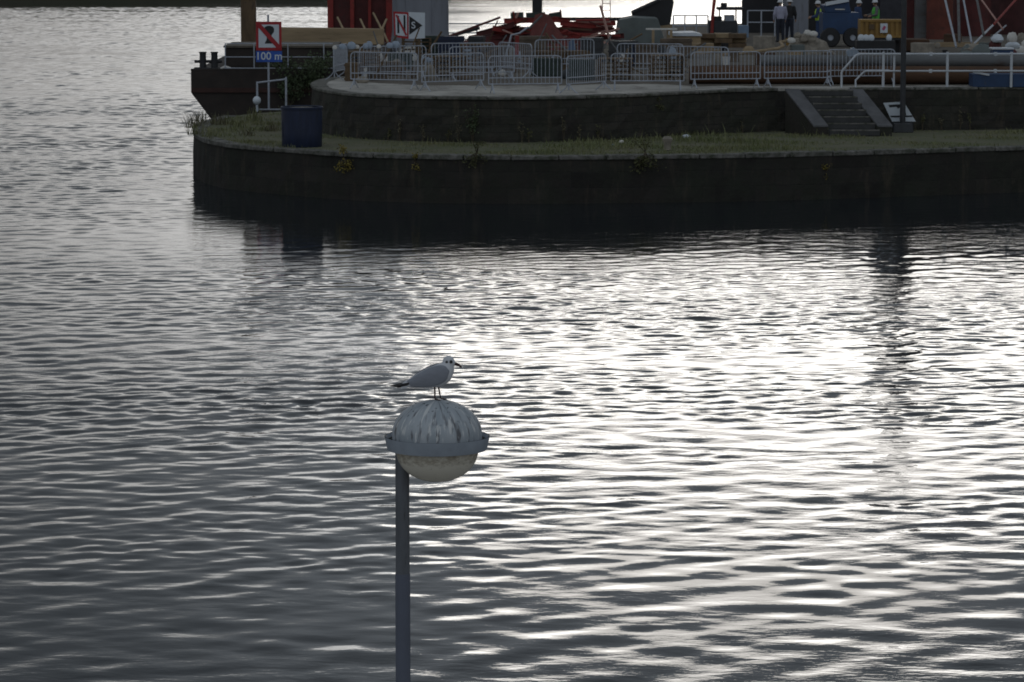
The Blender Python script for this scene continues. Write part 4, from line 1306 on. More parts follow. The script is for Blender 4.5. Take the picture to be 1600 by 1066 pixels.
# fan of red sheeting
ya = 133.5
fn = thing('sheeting_stack', (V(850, 66, ya).x, ya, ZQ), 'fan of dark red ribbed sheets leaning together above the barriers', 'sheets')
ap = V(846, 23, ya + 0.6)
for k in range(8):
    t = k / 7
    p0 = V(822 + 62 * t, 68, ya); p0.z = ZQ
    p1 = V(822 + 62 * (t + 0.17), 68, ya); p1.z = ZQ
    a0 = ap + Vector((-0.25 + 0.5 * t, 0, 0.05 * math.sin(PI * t))); a1 = a0 + Vector((0.06, 0, 0))
    m = MB()
    dy = Vector((0, 0.05 + 0.03 * (k % 2), 0))
    m.add([p0, p1, a1, a0, p0 + dy, p1 + dy, a1 + dy, a0 + dy], [(0, 1, 2, 3), (7, 6, 5, 4), (0, 4, 5, 1), (1, 5, 6, 2), (2, 6, 7, 3), (3, 7, 4, 0)])
    m.build('sheet', mat('red_sheeting', (0.13, 0.028, 0.022), 0.7, var=0.35, scale=4), fn)
m = MB(); m.bar(V(826, 45, ya - 0.1), V(847, 24, ya + 0.4), 0.06); m.build('edge_bar', M_GREYP, fn)
# bundle of pale red tubes
for i in range(6):
    a, b = V(884 + 3 * i, 47 - 3.0 * i, 137 - 0.1 * i), V(962 - 2 * i, 46 - 3.4 * i + 2, 137 - 0.1 * i)
    m = MB(); m.tube([a, b], 0.045, 8); m.single('scaffold_tube', M_RED if i % 2 else mat('faded_pink_paint', (0.42, 0.24, 0.20), 0.7), 'faded red scaffold tube lying beside the grey-green skip', 'tube', 'faded red tubes by the skip', smooth=True)
# lattice mast
ym = 141.0
mt_ = thing('lattice_ladder', (V(947.5, 30, ym).x, ym, ZQ), 'slim pale red lattice ladder standing behind the long black beam', 'ladder')
xa, xb = V(941.5, 14, ym).x, V(953.5, 14, ym).x
M_PINK = MATS['faded_pink_paint']
for x in (xa, xb):
    m = MB(); m.tube([(x, ym, ZQ), (x, ym, 7.4)], 0.022, 6); m.build('stile', M_PINK, mt_, smooth=True)
for k in range(16):
    m = MB(); m.tube([(xa, ym, ZQ + 0.25 + 0.29 * k), (xb, ym, ZQ + 0.25 + 0.29 * k)], 0.015, 6); m.build('rung', M_PINK, mt_, smooth=True)

# ------------------------------------------------------------------ skip, hopper, timber
def W_(px, py, y): q = V(px, py, y); return (q.x, q.z)
def slab(name, pts, y0, y1, mtl, lab, cat, grp=None, bevel=0.0, floor=None):
    pts = [W_(p[0], p[1], y0) for p in pts]
    if floor is not None:
        pts = [(p[0], max(p[1], floor)) for p in pts]
    m = MB(); xsec(pts, y0, y1, m)
    return m.single(name, mtl, lab, cat, grp, bevel=bevel)
slab('skip', [(962, 68), (968, 31), (990, 27), (1028, 29), (1040, 68)], 139.0, 141.5, M_GREEN, 'grey-green sloping skip standing under the black hopper', 'skip', bevel=0.03, floor=ZQ)
hop = thing('hopper', (V(1020, 40, 143).x, 143, ZQ), 'black hopper tilted up on a timber frame', 'hopper')
m = MB(); xsec([W_(988, 19, 142), W_(1028, 1, 142), W_(1050, -6, 142), W_(1053, 4, 142), W_(1047, 40, 142), W_(1003, 46, 142), W_(992, 36, 142)], 142, 143.8, m); m.build('bucket', M_BLACK, hop, bevel=0.03)
m = MB(); m.bar(V(987, 19, 141.9), V(1030, -0.5, 141.9), 0.07, 0.1); m.build('lip', M_DARK, hop)
for px in (1004, 1044):
    for y_ in (142.2, 143.6):
        x = V(px, 50, y_).x
        m = MB(); m.bar((x, y_, ZQ), (x, y_, V(px, 42, y_).z), 0.12); m.build('leg', M_TAN, hop)
m = MB(); m.bar(V(1000, 47, 142), V(1050, 41, 142), 0.12, 0.14); m.build('beam', M_TAN, hop)
slab('timber_box', [(1050, 79), (1050, 57), (1095, 57), (1095, 79)], 132.0, 134.0, M_TAN, 'pale timber formwork box beside the black hopper', 'box', bevel=0.02, floor=ZQ)
slab('cover_sheet', [(1048, 56.5), (1048, 52), (1086, 51), (1097, 54), (1097, 56.5)], 131.9, 134.1, M_SIGNW, 'white sheet covering the pale timber formwork box', 'sheet')
for px in (1019, 1047):
    m = MB(); x = V(px, 60, 132.5).x; m.box((x, 131.6, ZQ + 0.45), (0.10, 0.1, 0.9)); m.single('timber_post', M_TAN, 'short pale timber post in front of the hopper frame', 'post', 'timber posts by the hopper')
m = MB(); m.box((V(1033, 60, 132).x, 131.75, ZQ + 0.93), (1.2, 0.35, 0.06)); m.single('timber_shelf', M_SACK, 'pale plank laid across two short timber posts', 'shelf')
rr = random.Random(9)
for i in range(9):
    px = 1102 + (i % 3) * 26 + rr.uniform(-3, 3)
    q = P(px, 73, ZQ); y_ = 138 + (i % 2) * 0.4
    m = MB(); m.box((V(px, 70, y_).x, y_, ZQ + 0.09 + 0.19 * (i // 3)), (0.72, 1.1, 0.17), Matrix.Rotation(rr.uniform(-0.1, 0.1), 3, 'Z'))
    m.single('timber_bale', M_TAN if i % 2 else M_BROWN, 'brown timber bale stacked below the site pump', 'timber', 'timber bales below the pump')
# pump set
yp = 146.0
pm = thing('pump_set', (V(1135, 50, yp).x, yp, ZQ), 'dark grey pump set with black canopy on posts', 'pump')
def pbox(px0, py0, px1, py1, y, d, mtl, name, parent, bevel=0.02):
    a, b = V(px0, py0, y), V(px1, py1, y)
    m = MB(); m.box(((a.x + b.x) / 2, y + d / 2, (a.z + b.z) / 2), (abs(b.x - a.x), d, abs(a.z - b.z)))
    return m.build(name, mtl, parent, bevel=bevel)
pbox(1108, 33, 1152, 62, yp, 1.2, M_DARK, 'engine', pm)
pbox(1112, 26, 1128, 33, yp + 0.2, 0.7, M_DARK, 'air_filter', pm)
pbox(1133, 24, 1148, 33, yp + 0.2, 0.8, M_GALV, 'tank', pm)
pbox(1122, 12, 1163, 16, yp - 0.1, 1.4, M_BLACK, 'canopy', pm)
for px in (1124, 1150, 1161):
    pbox(px - 1, 16, px + 1, 34, yp + 0.1, 0.06, M_BLACK, 'canopy_post', pm, 0)
pbox(1127, 5, 1136, 12, yp + 0.2, 0.4, M_BLACK, 'exhaust', pm)
m = MB(); m.tube([V(1112, 60, yp - 0.1), V(1114, 20, yp - 0.1), V(1117, -6, yp - 0.1)], 0.07, 8); m.build('riser_pipe', M_RED, pm, smooth=True)
m = MB(); xsec([W_(1154, 59, 144.2), W_(1154, 40, 144.2), W_(1170, 40, 144.2), W_(1170, 59, 144.2)], 144.2, 144.8, m)
m.v = [(v[0], v[1], max(v[2], ZQ)) for v in m.v]; m.single('control_cabinet', mat('pale_blue_cabinet', (0.17, 0.24, 0.34), 0.5), 'pale blue control cabinet standing beside the dark pump set', 'cabinet', bevel=0.02)
# site railings at the back
def back_rail(px0, px1, y, n, h, lab):
    a, b = V(px0, 50, y).x, V(px1, 50, y).x
    t = thing('guard_rail', ((a + b) / 2, y, ZQ), lab, 'railing')
    for k in range(n):
        x = a + (b - a) * k / (n - 1)
        m = MB(); m.tube([(x, y, ZQ), (x, y, ZQ + h)], 0.035, 6); m.build('post', M_GALV, t, smooth=True)
    for z in (h, h * 0.55):
        m = MB(); m.tube([(a, y, ZQ + z), (b, y, ZQ + z)], 0.028, 6); m.build('rail', M_GALV, t, smooth=True)
    return t
back_rail(1052, 1106, 148.5, 4, 1.0, 'grey tube railing on the quay back edge between hopper and pump')
back_rail(1168, 1232, 151, 4, 1.15, 'grey tube railing behind the two white-helmeted workers')
back_rail(700, 790, 141.6, 3, 0.85, 'thin grey railing on the back edge of the quay beside the pier')
# back structures
def column(px0, px1, y, mtl, lab, name, cat, d=None, rnd=False, zt=6.4):
    a, b = V(px0, 30, y).x, V(px1, 30, y).x
    m = MB()
    if rnd:
        r = (b - a) / 2
        m.lathe([(r, 0), (r, zt - ZQ), (0.001, zt - ZQ)], ((a + b) / 2, y + r, ZQ), 32)
    else:
        m.box(((a + b) / 2, y + (d or 1) / 2, (ZQ + zt) / 2), (b - a, d or 1.0, zt - ZQ))
    return m.single(name, mtl, lab, cat, smooth=rnd)
column(1160, 1221, 156, M_BLACK, 'wide black formwork wall behind the grey railing', 'formwork_wall', 'wall', 0.5)
column(1226, 1263, 153, M_CONC, 'square grey concrete column behind the dark-clad worker', 'concrete_column', 'column', 1.2)
column(1298, 1374, 161, mat('dark_hoarding', (0.03, 0.03, 0.038), 0.7), 'dark hoarding wall behind the blue dumper', 'hoarding', 'wall', 0.3)
column(1375, 1429, 160, mat('dark_pylon', (0.045, 0.045, 0.055), 0.7), 'tall dark grey pylon rising behind the ochre crate', 'pylon', 'pylon', 1.5, zt=14.0)
column(1264, 1298, 158, M_BLACK, 'narrow black formwork shaft beside the grey column', 'formwork_shaft', 'wall', 1.0)
column(1414, 1430, 149, M_DRED, 'narrow dark red steel column next to the lamp post', 'steel_column', 'column', 0.6)
column(1431, 1449, 148, M_GREYP, 'slim grey-blue column between red steel casings', 'steel_column', 'column', 0.6)
column(1450, 1492, 147, mat('rust_red_steel', (0.13, 0.032, 0.020), 0.75, var=0.4, scale=1.2, dirt=(0.06, 0.022, 0.016), dirt_amt=0.6), 'bright rust-red round steel casing behind the leaning tubes', 'steel_casing', 'casing', rnd=True)
column(1494, 1552, 151, M_DRED, 'dark red round steel casing behind the crossed tubes', 'steel_casing', 'casing', rnd=True)
column(1553, 1680, 153, mat('maroon_steel', (0.075, 0.022, 0.022), 0.7, var=0.4, scale=1.5), 'wide maroon steel casing behind the pile of pale rubble', 'steel_casing', 'casing', rnd=True)
slab('rusty_plinth', [(1412, 80), (1412, 62), (1452, 62), (1456, 80)], 132.5, 134, M_RUST, 'low rusty steel plinth beside the black crate stand', 'plinth', bevel=0.02, floor=ZQ)
column(1430, 1700, 166, mat('dark_screen', (0.03, 0.022, 0.022), 0.8), 'dark steel screen closing the site behind the red casings', 'steel_screen', 'wall', 0.3)
# leaning tubes
for p0, p1, r, mtl, lab in (((1475, -8), (1494, 73), 0.045, M_GALV, 'grey tube leaning against the bright red casing'),
                            ((1497, -8), (1499, 66), 0.055, M_GREYP, 'nearly upright dark grey tube beside the bright red casing'),
                            ((1504, -8), (1518, 66), 0.04, M_GALV, 'grey tube leaning on the dark red casing'),
                            ((1525, -8), (1537, 55), 0.05, M_GREYP, 'blue-grey tube leaning beside the crossing tubes'),
                            ((1528, -8), (1567, 46), 0.035, M_PINK, 'pale red tube crossing the white raking tube'),
                            ((1596, -10), (1553, 38), 0.045, M_RED, 'red tube raking down to meet the crossing'),
                            ((1553, 38), (1508, 92), 0.042, M_WHITE, 'white raking tube running down towards the grey pipe'),
                            ((1572, 40), (1548, 60), 0.03, M_GALV, 'short grey strut below the crossing tubes')):
    m = MB(); a, b = V(p0[0], p0[1], 136), V(p1[0], p1[1], 131)
    b.z = max(b.z, ZQ + 0.05)
    m.tube([a, b], r, 8); m.single('raking_tube', mtl, lab, 'tube', smooth=True)
# ------------------------------------------------------------------ pipes behind the barriers on the right
def long_pipe(px0, px1, y, z, r, mtl, lab, skew=0.0):
    a, b = V(px0, 110, y).x, V(px1, 110, y).x
    t = thing('steel_pipe', ((a + b) / 2, y, z - r), lab, 'pipe')
    m = MB(); m.tube([(a, y + skew, z), (b, y, z)], r, 28, cap=False); m.build('shell', mtl, t, smooth=True)
    m = MB(); m.tube([(a + 0.02, y + skew, z), (b - 0.02, y, z)], r * 0.94, 28, cap=True); m.build('bore', M_BLACK, t, smooth=True)
    return t
long_pipe(1078, 1760, 105.9, ZQ + 0.29, 0.28, M_RUST, 'long rusty steel pipe lying behind the barriers and handrail', 0.5)
long_pipe(1110, 1700, 106.5, ZQ + 0.29, 0.28, mat('brown_pipe', (0.055, 0.032, 0.02), 0.85, var=0.4, stretch=(0.3, 1, 1)), 'second rusty pipe half hidden behind the first', 0.5)
long_pipe(1190, 1760, 106.2, ZQ + 0.70, 0.20, M_GREYP, 'long grey pipe resting on top of the rusty pipes', 0.5)
# blue tray and blue bin
b = V(1565, 125, 104.3)
tr = thing('blue_tray', (b.x, 104.3, ZQ), 'low blue steel tray standing just behind the white handrail', 'tray')
xa, xb = V(1520, 120, 104.3).x, V(1640, 120, 104.3).x
m = MB(); m.box(((xa + xb) / 2, 104.75, ZQ + 0.20), (xb - xa, 0.9, 0.40)); m.build('tub', M_BLUE, tr, bevel=0.02)
m = MB(); m.bar((xa, 104.27, ZQ + 0.47), (xa + 0.5, 104.27, ZQ + 0.38), 0.05, 0.06); m.build('rim', M_WHITE, tr)
yb2 = 113.0
bn = thing('blue_bin', (V(1567, 100, yb2).x, yb2, ZQ), 'tall blue bin beside a heap of white bags', 'bin')
pbox(1552, 78, 1583, 118, yb2, 0.7, M_BLUE, 'body', bn)
for z in (83, 93):
    pbox(1556, z, 1580, z + 5, yb2 - 0.03, 0.03, M_SACK, 'label_strip', bn, 0)
pbox(1550, 75, 1585, 78, yb2 - 0.03, 0.76, M_WHITE, 'lid', bn)
# ------------------------------------------------------------------ sacks, stones and other small things
def sack(px, py, y, w, h, mtl, lab, grp, seed, name='sack', cat='sack', z=None):
    q = V(px, py, y)
    r2 = random.Random(seed)
    m = MB()
    zb = q.z if z is None else z
    n = 12
    vs, fs = [], []
    prof = [(0.75, 0.0), (1.0, 0.25), (0.95, 0.6), (0.6, 0.92), (0.02, 1.0)]
    for pr, pz in prof:
        for i in range(n):
            a = 2 * PI * i / n
            k = 1 + 0.16 * math.sin(2 * a + seed) + r2.uniform(-0.08, 0.08)
            vs.append((q.x + w / 2 * pr * k * math.cos(a), y + w / 2 * 0.75 * pr * k * math.sin(a), zb + h * pz * (1 + (r2.uniform(-0.08, 0.08) if pz > 0 else 0))))
    for j in range(len(prof) - 1):
        for i in range(n):
            fs.append((j * n + i, j * n + (i + 1) % n, (j + 1) * n + (i + 1) % n, (j + 1) * n + i))
    fs.append(tuple(range(n - 1, -1, -1)))
    m.add(vs, fs)
    return m.single(name, mtl, lab, cat, grp, smooth=True)
for i, px in enumerate((523, 535, 549, 558, 571, 577, 592, 609, 618)):
    sack(px, 70, 106.5 + 0.25 * i * 0.6, 0.15 + 0.05 * (i % 3), 0.12 + 0.05 * ((i * 7) % 3), M_PLAST if i % 3 else M_SACK, 'pale plastic bundle set along the barrier tops near the corner', 'bundles along the barrier tops', i, 'plastic_bundle', 'bundle', z=ZQ + 1.08)
rr = random.Random(31)
CR = ((M_DARK, 'black'), (M_MUD, 'mud-brown'), (M_DGREEN, 'dark green'), (M_NAVY, 'navy'), (M_BROWN, 'brown timber'))
SK = ((M_SACK, 'pale'), (M_MUD, 'brown'), (M_PLAST, 'bluish'), (M_STONE, 'stone-coloured'), (M_DARK, 'black'))
PL = ((M_GALV, 'grey'), (M_DRED, 'dark red'), (M_BROWN, 'brown'), (M_GREYP, 'dull grey'))
for i in range(84):                                     # goods stacked behind the barriers
    px = 556 + (i * 37.7) % 520 + rr.uniform(-6, 6); y = rr.uniform(107, 128)
    k = (0, 1, 2, 3, 4, 1, 0, 2)[i % 8]
    q = V(px, 110, y)
    if k in (0, 3):
        mt, c_ = SK[i % 5]
        sack(px, 110, y, rr.uniform(0.22, 0.5), rr.uniform(0.2, 0.5), mt, c_ + ' bulging sack among the goods stacked behind the barriers', 'sacks behind the barriers', i, z=ZQ)
    elif k == 1:
        m = MB(); h = rr.uniform(0.35, 0.9); mt, c_ = CR[i % 5]
        rot = Matrix.Rotation(rr.uniform(-0.6, 0.6), 3, 'Z'); w_ = rr.uniform(0.4, 1.1)
        m.box((q.x, y, ZQ + h / 2), (w_, 0.6, h), rot)
        for dz in (0.12, 0.5, 0.88):
            m.box((q.x, y, ZQ + h * dz), (w_ + 0.05, 0.65, 0.06), rot)
        m.single('site_crate', mt, c_ + ' banded crate among the goods stacked behind the barriers', 'crate', 'crates behind the barriers')
    elif k == 2:
        mt, c_ = PL[i % 4]
        m = MB(); a = rr.uniform(0.2, 1.3) * rr.choice((-1, 1)); L = rr.uniform(0.8, 1.9)
        m.tube([(q.x, y, ZQ + 0.03), (q.x + math.sin(a) * L, y + 0.4, ZQ + math.cos(a) * L)], rr.uniform(0.02, 0.045), 8)
        m.single('leaning_pole', mt, c_ + ' short pole leaning among the goods stacked behind the barriers', 'pole', 'leaning poles behind the barriers', smooth=True)
    else:
        m = MB(); n_ = rr.randint(2, 6)
        for j in range(n_):
            m.box((q.x + rr.uniform(-0.05, 0.05), y, ZQ + 0.11 + 0.14 * j), (1.1, 0.9, 0.03))
            for dx in (-0.5, 0, 0.5):
                m.box((q.x + dx, y, ZQ + 0.05 + 0.14 * j), (0.09, 0.88, 0.085))
        m.single('pallet_stack', M_BROWN, 'stack of weathered pallets behind the barriers', 'pallets', 'pallet stacks behind the barriers')
# bent pale pipe frame and blue sheet above the barriers
m = MB(); m.tube([V(790, 88, 118), V(799, 55, 118), V(812, 52, 118), V(826, 42, 118)], 0.035, 8); m.single('bent_tube', M_GALV, 'bent pale tube frame sticking up in front of the red sheets', 'tube', smooth=True)
m = MB(); m.bar(V(808, 86, 118.5), V(808, 56, 118.5), 0.14, 0.05); m.single('marker_board', M_RED, 'red upright marker board beside the bent pale tube', 'marker')
a = V(893, 64, 119)
m = MB(); xsec([W_(887, 108, 119), W_(889, 66, 119), W_(897, 60, 119), W_(902, 92, 119), W_(898, 108, 119)], 119, 119.35, m); m.single('folded_sheet', mat('denim_blue_sheet', (0.10, 0.15, 0.24), 0.7), 'folded blue sheet hanging among the back row of barriers', 'sheet', bevel=0.02)
# rubble trailer with pale bags near the workers
q = P(1258, 84, ZQ)
mound(q.x, 131.0, 0.95, 0.8, 0.75, M_STONE, 'pale rubble heap in front of the workers', 8)
for i, (px, py) in enumerate(((1236, 62), (1246, 54), (1262, 50), (1271, 52), (1256, 60), (1268, 60))):
    sack(px, py + 5, 130.4, 0.34, 0.20, M_SACK if i in (0, 2, 3) else M_STONE, 'pale sack thrown on the rubble heap', 'sacks on the rubble heap', 60 + i)
m = MB(); m.tube([V(1130, 86, 124), V(1180, 81, 126), V(1215, 76, 128), V(1224, 72, 129), V(1219, 66, 130), V(1230, 64, 130.5)], 0.06, 8); m.single('hose', M_TAN, 'pale thick hose running over the quay to the rubble heap', 'hose', smooth=True)
for i, px in enumerate((1345, 1353, 1361, 1389)):
    sack(px, 80, 128, 0.24, 0.22, M_SIGNW, 'small bright white bag lying below the ochre crate', 'white bags below the crate', 70 + i, z=ZQ + 0.62)
m = MB(); a, b = V(1338, 84, 128), V(1398, 84, 128); m.box(((a.x + b.x) / 2, 128.2, ZQ + 0.31), (b.x - a.x, 0.8, 0.62)); m.single('low_bench', M_BLACK, 'low black bench carrying small bright white bags', 'bench', bevel=0.02)
rr = random.Random(77)
for i in range(16):
    px = 1553 + rr.uniform(0, 55); h = rr.uniform(0.2, 0.35)
    sack(px, 90, 116 + rr.uniform(-1, 1), rr.uniform(0.3, 0.55), h, (M_SACK, M_SIGNW, M_STONE, M_DRED)[i % 4], 'lumpy bag in the heap behind the blue bin', 'bags heaped behind the blue bin', 90 + i, z=ZQ + 0.25 * (i % 5))
for i in range(9):
    px = 1510 + rr.uniform(0, 80)
    sack(px, 80, 126 + rr.uniform(-1, 2), rr.uniform(0.4, 0.8), rr.uniform(0.3, 0.6), (M_STONE, M_MUD, M_GREEN)[i % 3], 'grey boulder at the foot of the red steel casings', 'boulders below the casings', 120 + i, 'boulder', 'boulder', z=ZQ)
m = MB(); xsec([W_(1325, 88, 105.9), W_(1322, 80, 105.9), W_(1334, 74, 105.9), W_(1346, 85, 105.9), W_(1340, 88, 105.9)], 105.9, 106.0, m); m.single('plastic_offcut', M_PLAST, 'pale blue plastic offcut lying on the grey pipe by the handrail end', 'offcut')
# ------------------------------------------------------------------ blue dumper, ochre crate
yd = 138.0
dm = thing('blue_dumper', (V(1315, 60, yd).x, yd, ZQ), 'blue site dumper with a pale edged skip beside the ochre crate', 'dumper')
pbox(1286, 20, 1343, 54, yd, 1.8, M_BLUE, 'body', dm)
m = MB(); xsec([W_(1290, 20, yd), W_(1287, 9, yd), W_(1326, 1, yd), W_(1330, 20, yd)], yd, yd + 1.8, m); m.build('skip', M_BLUE, dm, bevel=0.03)
m = MB(); m.bar(V(1290, 6.5, yd - 0.05), V(1326, 0, yd - 0.05), 0.10, 0.14); m.build('edge_strip', M_SIGNW, dm)
pbox(1305, 14, 1320, 15.5, yd - 0.03, 0.03, M_SACK, 'trim', dm, 0)
for px in (1297, 1332):
    q = V(px, 58, yd)
    m = MB(); m.lathe([(0.12, 0.16), (0.36, 0.16), (0.40, 0.10), (0.40, -0.10), (0.36, -0.16), (0.12, -0.16)], (q.x, yd - 0.05, ZQ + 0.40), 24, axis=Matrix.Rotation(PI / 2, 3, 'X')); w = m.build('wheel', M_BLACK, dm, smooth=True)
    m = MB(); m.lathe([(0.001, 0.12), (0.2, 0.12), (0.2, -0.1)], (q.x, yd - 0.05, ZQ + 0.40), 16, axis=Matrix.Rotation(PI / 2, 3, 'X')); m.build('hub', M_GALV, w, smooth=True)
ycr = 131.0
cs = thing('crate_stand', (V(1378, 75, ycr).x, ycr, ZQ), 'black steel stand carrying the ochre crate', 'stand')
xa, xb = V(1344, 60, ycr).x, V(1412, 60, ycr).x
zc_ = V(1378, 59, ycr).z
m = MB(); m.box(((xa + xb) / 2, ycr + 0.6, zc_ - 0.05), (xb - xa, 1.2, 0.1)); m.build('deck', M_BLACK, cs)
m = MB(); m.box(((xa + xb) / 2, ycr + 0.9, (ZQ + zc_) / 2 - 0.05), (xb - xa - 0.3, 0.5, zc_ - ZQ - 0.1)); m.build('tank', M_BLACK, cs)
for x in (xa + 0.06, xb - 0.06):
    for y in (0.06, 1.14):
        m = MB(); m.box((x, ycr + y, (ZQ + zc_) / 2 - 0.05), (0.1, 0.1, zc_ - ZQ - 0.1)); m.build('leg', M_BLACK, cs)
ck = thing('ochre_crate', ((xa + xb) / 2, ycr, zc_), 'ochre slatted crate with a white notice, raised on a black stand', 'crate')
zt_ = V(1378, 31, ycr).z
m = MB(); m.box(((xa + xb) / 2, ycr + 0.6, (zc_ + zt_) / 2), (xb - xa - 0.04, 1.1, zt_ - zc_)); m.build('box', M_YELLOW, ck)
for k in range(9):
    x = xa + 0.06 + (xb - xa - 0.12) * k / 8
    m = MB(); m.box((x, ycr + 0.03, (zc_ + zt_) / 2), (0.11, 0.05, zt_ - zc_ - 0.02)); m.build('slat', M_YELLOW, ck)
for z in (zt_ - 0.04, zc_ + 0.04):
    m = MB(); m.box(((xa + xb) / 2, ycr - 0.012, z), (xb - xa, 0.035, 0.08)); m.build('rail', M_YELLOW, ck)
m = MB(); m.box((V(1381, 44, ycr).x, ycr - 0.04, V(1381, 44, ycr).z), (0.28, 0.012, 0.36)); nb = m.build('notice', M_SIGNW, ck)
m = MB(); m.box((V(1381, 44, ycr).x, ycr - 0.05, V(1381, 44, ycr).z), (0.10, 0.008, 0.16), Matrix.Rotation(0.5, 3, 'Y')); m.build('red_mark', mat('notice_pink', (0.45, 0.08, 0.16), 0.6), nb)
m = MB(); m.box((V(1362, 42, ycr).x, ycr - 0.035, V(1362, 42, ycr).z), (0.2, 0.012, 0.2)); m.build('dark_panel', M_BROWN, ck)

# ------------------------------------------------------------------ people
M_SKIN = mat('skin', (0.36, 0.22, 0.16), 0.6, var=0.08)
M_HELM = mat('white_helmet', (0.62, 0.63, 0.65), 0.35, var=0.03)
M_JEAN = mat('dark_trousers', (0.022, 0.026, 0.040), 0.85, var=0.25, scale=6)
def chain(a, b, ra, rb, n=6):
    return [((a[0] + (b[0] - a[0]) * k / n, a[1] + (b[1] - a[1]) * k / n, a[2] + (b[2] - a[2]) * k / n), ra + (rb - ra) * k / n) for k in range(n + 1)]
def person(loc, rz, lab, top, legs, helmet, vest=None, pose='stand', hold=0):
    t = thing('person', loc, lab, 'person', None, rz)
    # local: +y is forward (the way the person faces)
    if pose == 'stand':
        hip = [(-0.09, 0, 0.92), (0.09, 0, 0.92)]
        kn = [(-0.10, 0.03, 0.50), (0.11, 0.02, 0.50)]
        an = [(-0.11, -0.01, 0.09), (0.13, 0.03, 0.09)]
        ch, nk, hd = (0, 0.01, 1.30), (0, 0.0, 1.50), (0, 0.03, 1.65)
        sh = [(-0.19, 0, 1.43), (0.19, 0, 1.43)]
        el = [(-0.26, 0.00 + 0.05 * hold, 1.16), (0.26, 0.02 + 0.08 * hold, 1.16)]
        wr = [(-0.25, 0.10 + 0.18 * hold, 0.93 + 0.18 * hold), (0.24, 0.12 + 0.2 * hold, 0.93 + 0.2 * hold)]
        pel = (0, 0, 0.96)
    else:                                              # bent forward over work
        hip = [(-0.09, -0.12, 0.86), (0.09, -0.12, 0.86)]
        kn = [(-0.11, 0.08, 0.48), (0.12, 0.06, 0.48)]
        an = [(-0.12, -0.03, 0.09), (0.14, -0.02, 0.09)]
        ch, nk, hd = (0, 0.18, 1.16), (0, 0.34, 1.28), (0, 0.45, 1.38)
        sh = [(-0.19, 0.28, 1.24), (0.19, 0.28, 1.24)]
        el = [(-0.27, 0.42, 1.00), (0.27, 0.42, 1.00)]
        wr = [(-0.14, 0.62, 0.92), (0.14, 0.62, 0.92)]
        pel = (0, -0.10, 0.90)
    B = []
    for s in (0, 1):
        B += chain(hip[s], kn[s], 0.088, 0.058) + chain(kn[s], an[s], 0.056, 0.038)
        B += chain(an[s], (an[s][0], an[s][1] + 0.15, 0.035), 0.042, 0.032, 4) + [((an[s][0], an[s][1] - 0.04, 0.045), 0.04)]
        B += chain(sh[s], el[s], 0.056, 0.042) + chain(el[s], wr[s], 0.041, 0.028)
    tors = chain(pel, ch, 0.10, 0.115, 5) + chain(ch, nk, 0.115, 0.055, 4)
    tb = []
    for c, r in tors:
        tb.append((c, (r * 1.35, r * 0.92, r)))
    B += tb + chain(nk, hd, 0.052, 0.055, 3)
    hf = (hd[0], hd[1] + 0.012, hd[2])
    B += [(hf, (0.074, 0.092, 0.112)), ((hf[0], hf[1] + 0.095, hf[2] - 0.02), (0.014, 0.018, 0.022)), ((hf[0], hf[1] + 0.05, hf[2] - 0.075), (0.04, 0.035, 0.03)),
          ((hf[0] - 0.077, hf[1] - 0.005, hf[2] - 0.005), (0.012, 0.02, 0.03)), ((hf[0] + 0.077, hf[1] - 0.005, hf[2] - 0.005), (0.012, 0.02, 0.03))]
    ball_union('body', B, M_SKIN, 0.016, t, 3)
    # clothes follow the body
    T = []
    for c, r in tb[1:]:
        if c[2] < nk[2] - 0.03: T.append((c, (r[0] + 0.035, r[1] + 0.045, r[2] + 0.02)))
    for s in (0, 1):
        T += chain(sh[s], el[s], 0.082, 0.066) + chain(el[s], wr[s], 0.064, 0.046)[:-1]
    ball_union('jacket', T, top, 0.018, t, 3)
    G = [(pel, (0.165, 0.135, 0.10))]
    for s in (0, 1):
        G += chain(hip[s], kn[s], 0.112, 0.080) + chain(kn[s], an[s], 0.078, 0.064)
    ball_union('trousers', G, legs, 0.018, t, 3)
    for s in (0, 1):
        ball_union('boot', chain((an[s][0], an[s][1] - 0.03, 0.055), (an[s][0], an[s][1] + 0.17, 0.045), 0.056, 0.046, 5) + chain((an[s][0], an[s][1], 0.06), (an[s][0], an[s][1], 0.18), 0.058, 0.056, 3), M_BLACK, 0.016, t, 2)
        w, e = Vector(wr[s]), Vector(el[s])
        d = (w - e).normalized()
        sd = Vector((1 if s else -1, 0, 0)); nrm = d.cross(sd).normalized()
        hm = MB()
        pc = w + d * 0.05
        hm.tube([w - d * 0.01, w + d * 0.03, w + d * 0.09], [0.026, 0.036, 0.034], 8)
        for f, L in ((-0.027, 0.062), (-0.009, 0.075), (0.009, 0.072), (0.027, 0.055)):
            b0 = w + d * 0.085 + nrm * f
            hm.tube([b0, b0 + d * L * 0.5, b0 + d * L * 0.9 - sd * 0.02], [0.010, 0.009, 0.007], 6)
        b0 = w + d * 0.03 + nrm * 0.032
        hm.tube([b0, b0 + d * 0.03 + nrm * 0.02, b0 + d * 0.06 + nrm * 0.018], [0.012, 0.010, 0.008], 6)
        hm.build('hand', M_SKIN, t, smooth=True, local=True)
        e_ = MB(); e_.lathe([(0.0005, 0.006), (0.007, 0.004), (0.009, -0.002)], n=8, axis=Matrix.Rotation(-PI / 2, 3, 'X'))
        eo = e_.build('eye', M_BLACK, t, local=True); eo.location = (hf[0] + (0.03 if s else -0.03), hf[1] + 0.087, hf[2] + 0.012)
    hl = MB()
    hl.lathe([(0.118, 0.0), (0.116, 0.04), (0.10, 0.085), (0.06, 0.118), (0.001, 0.128)], (hf[0], hf[1], hf[2] + 0.035), 20)
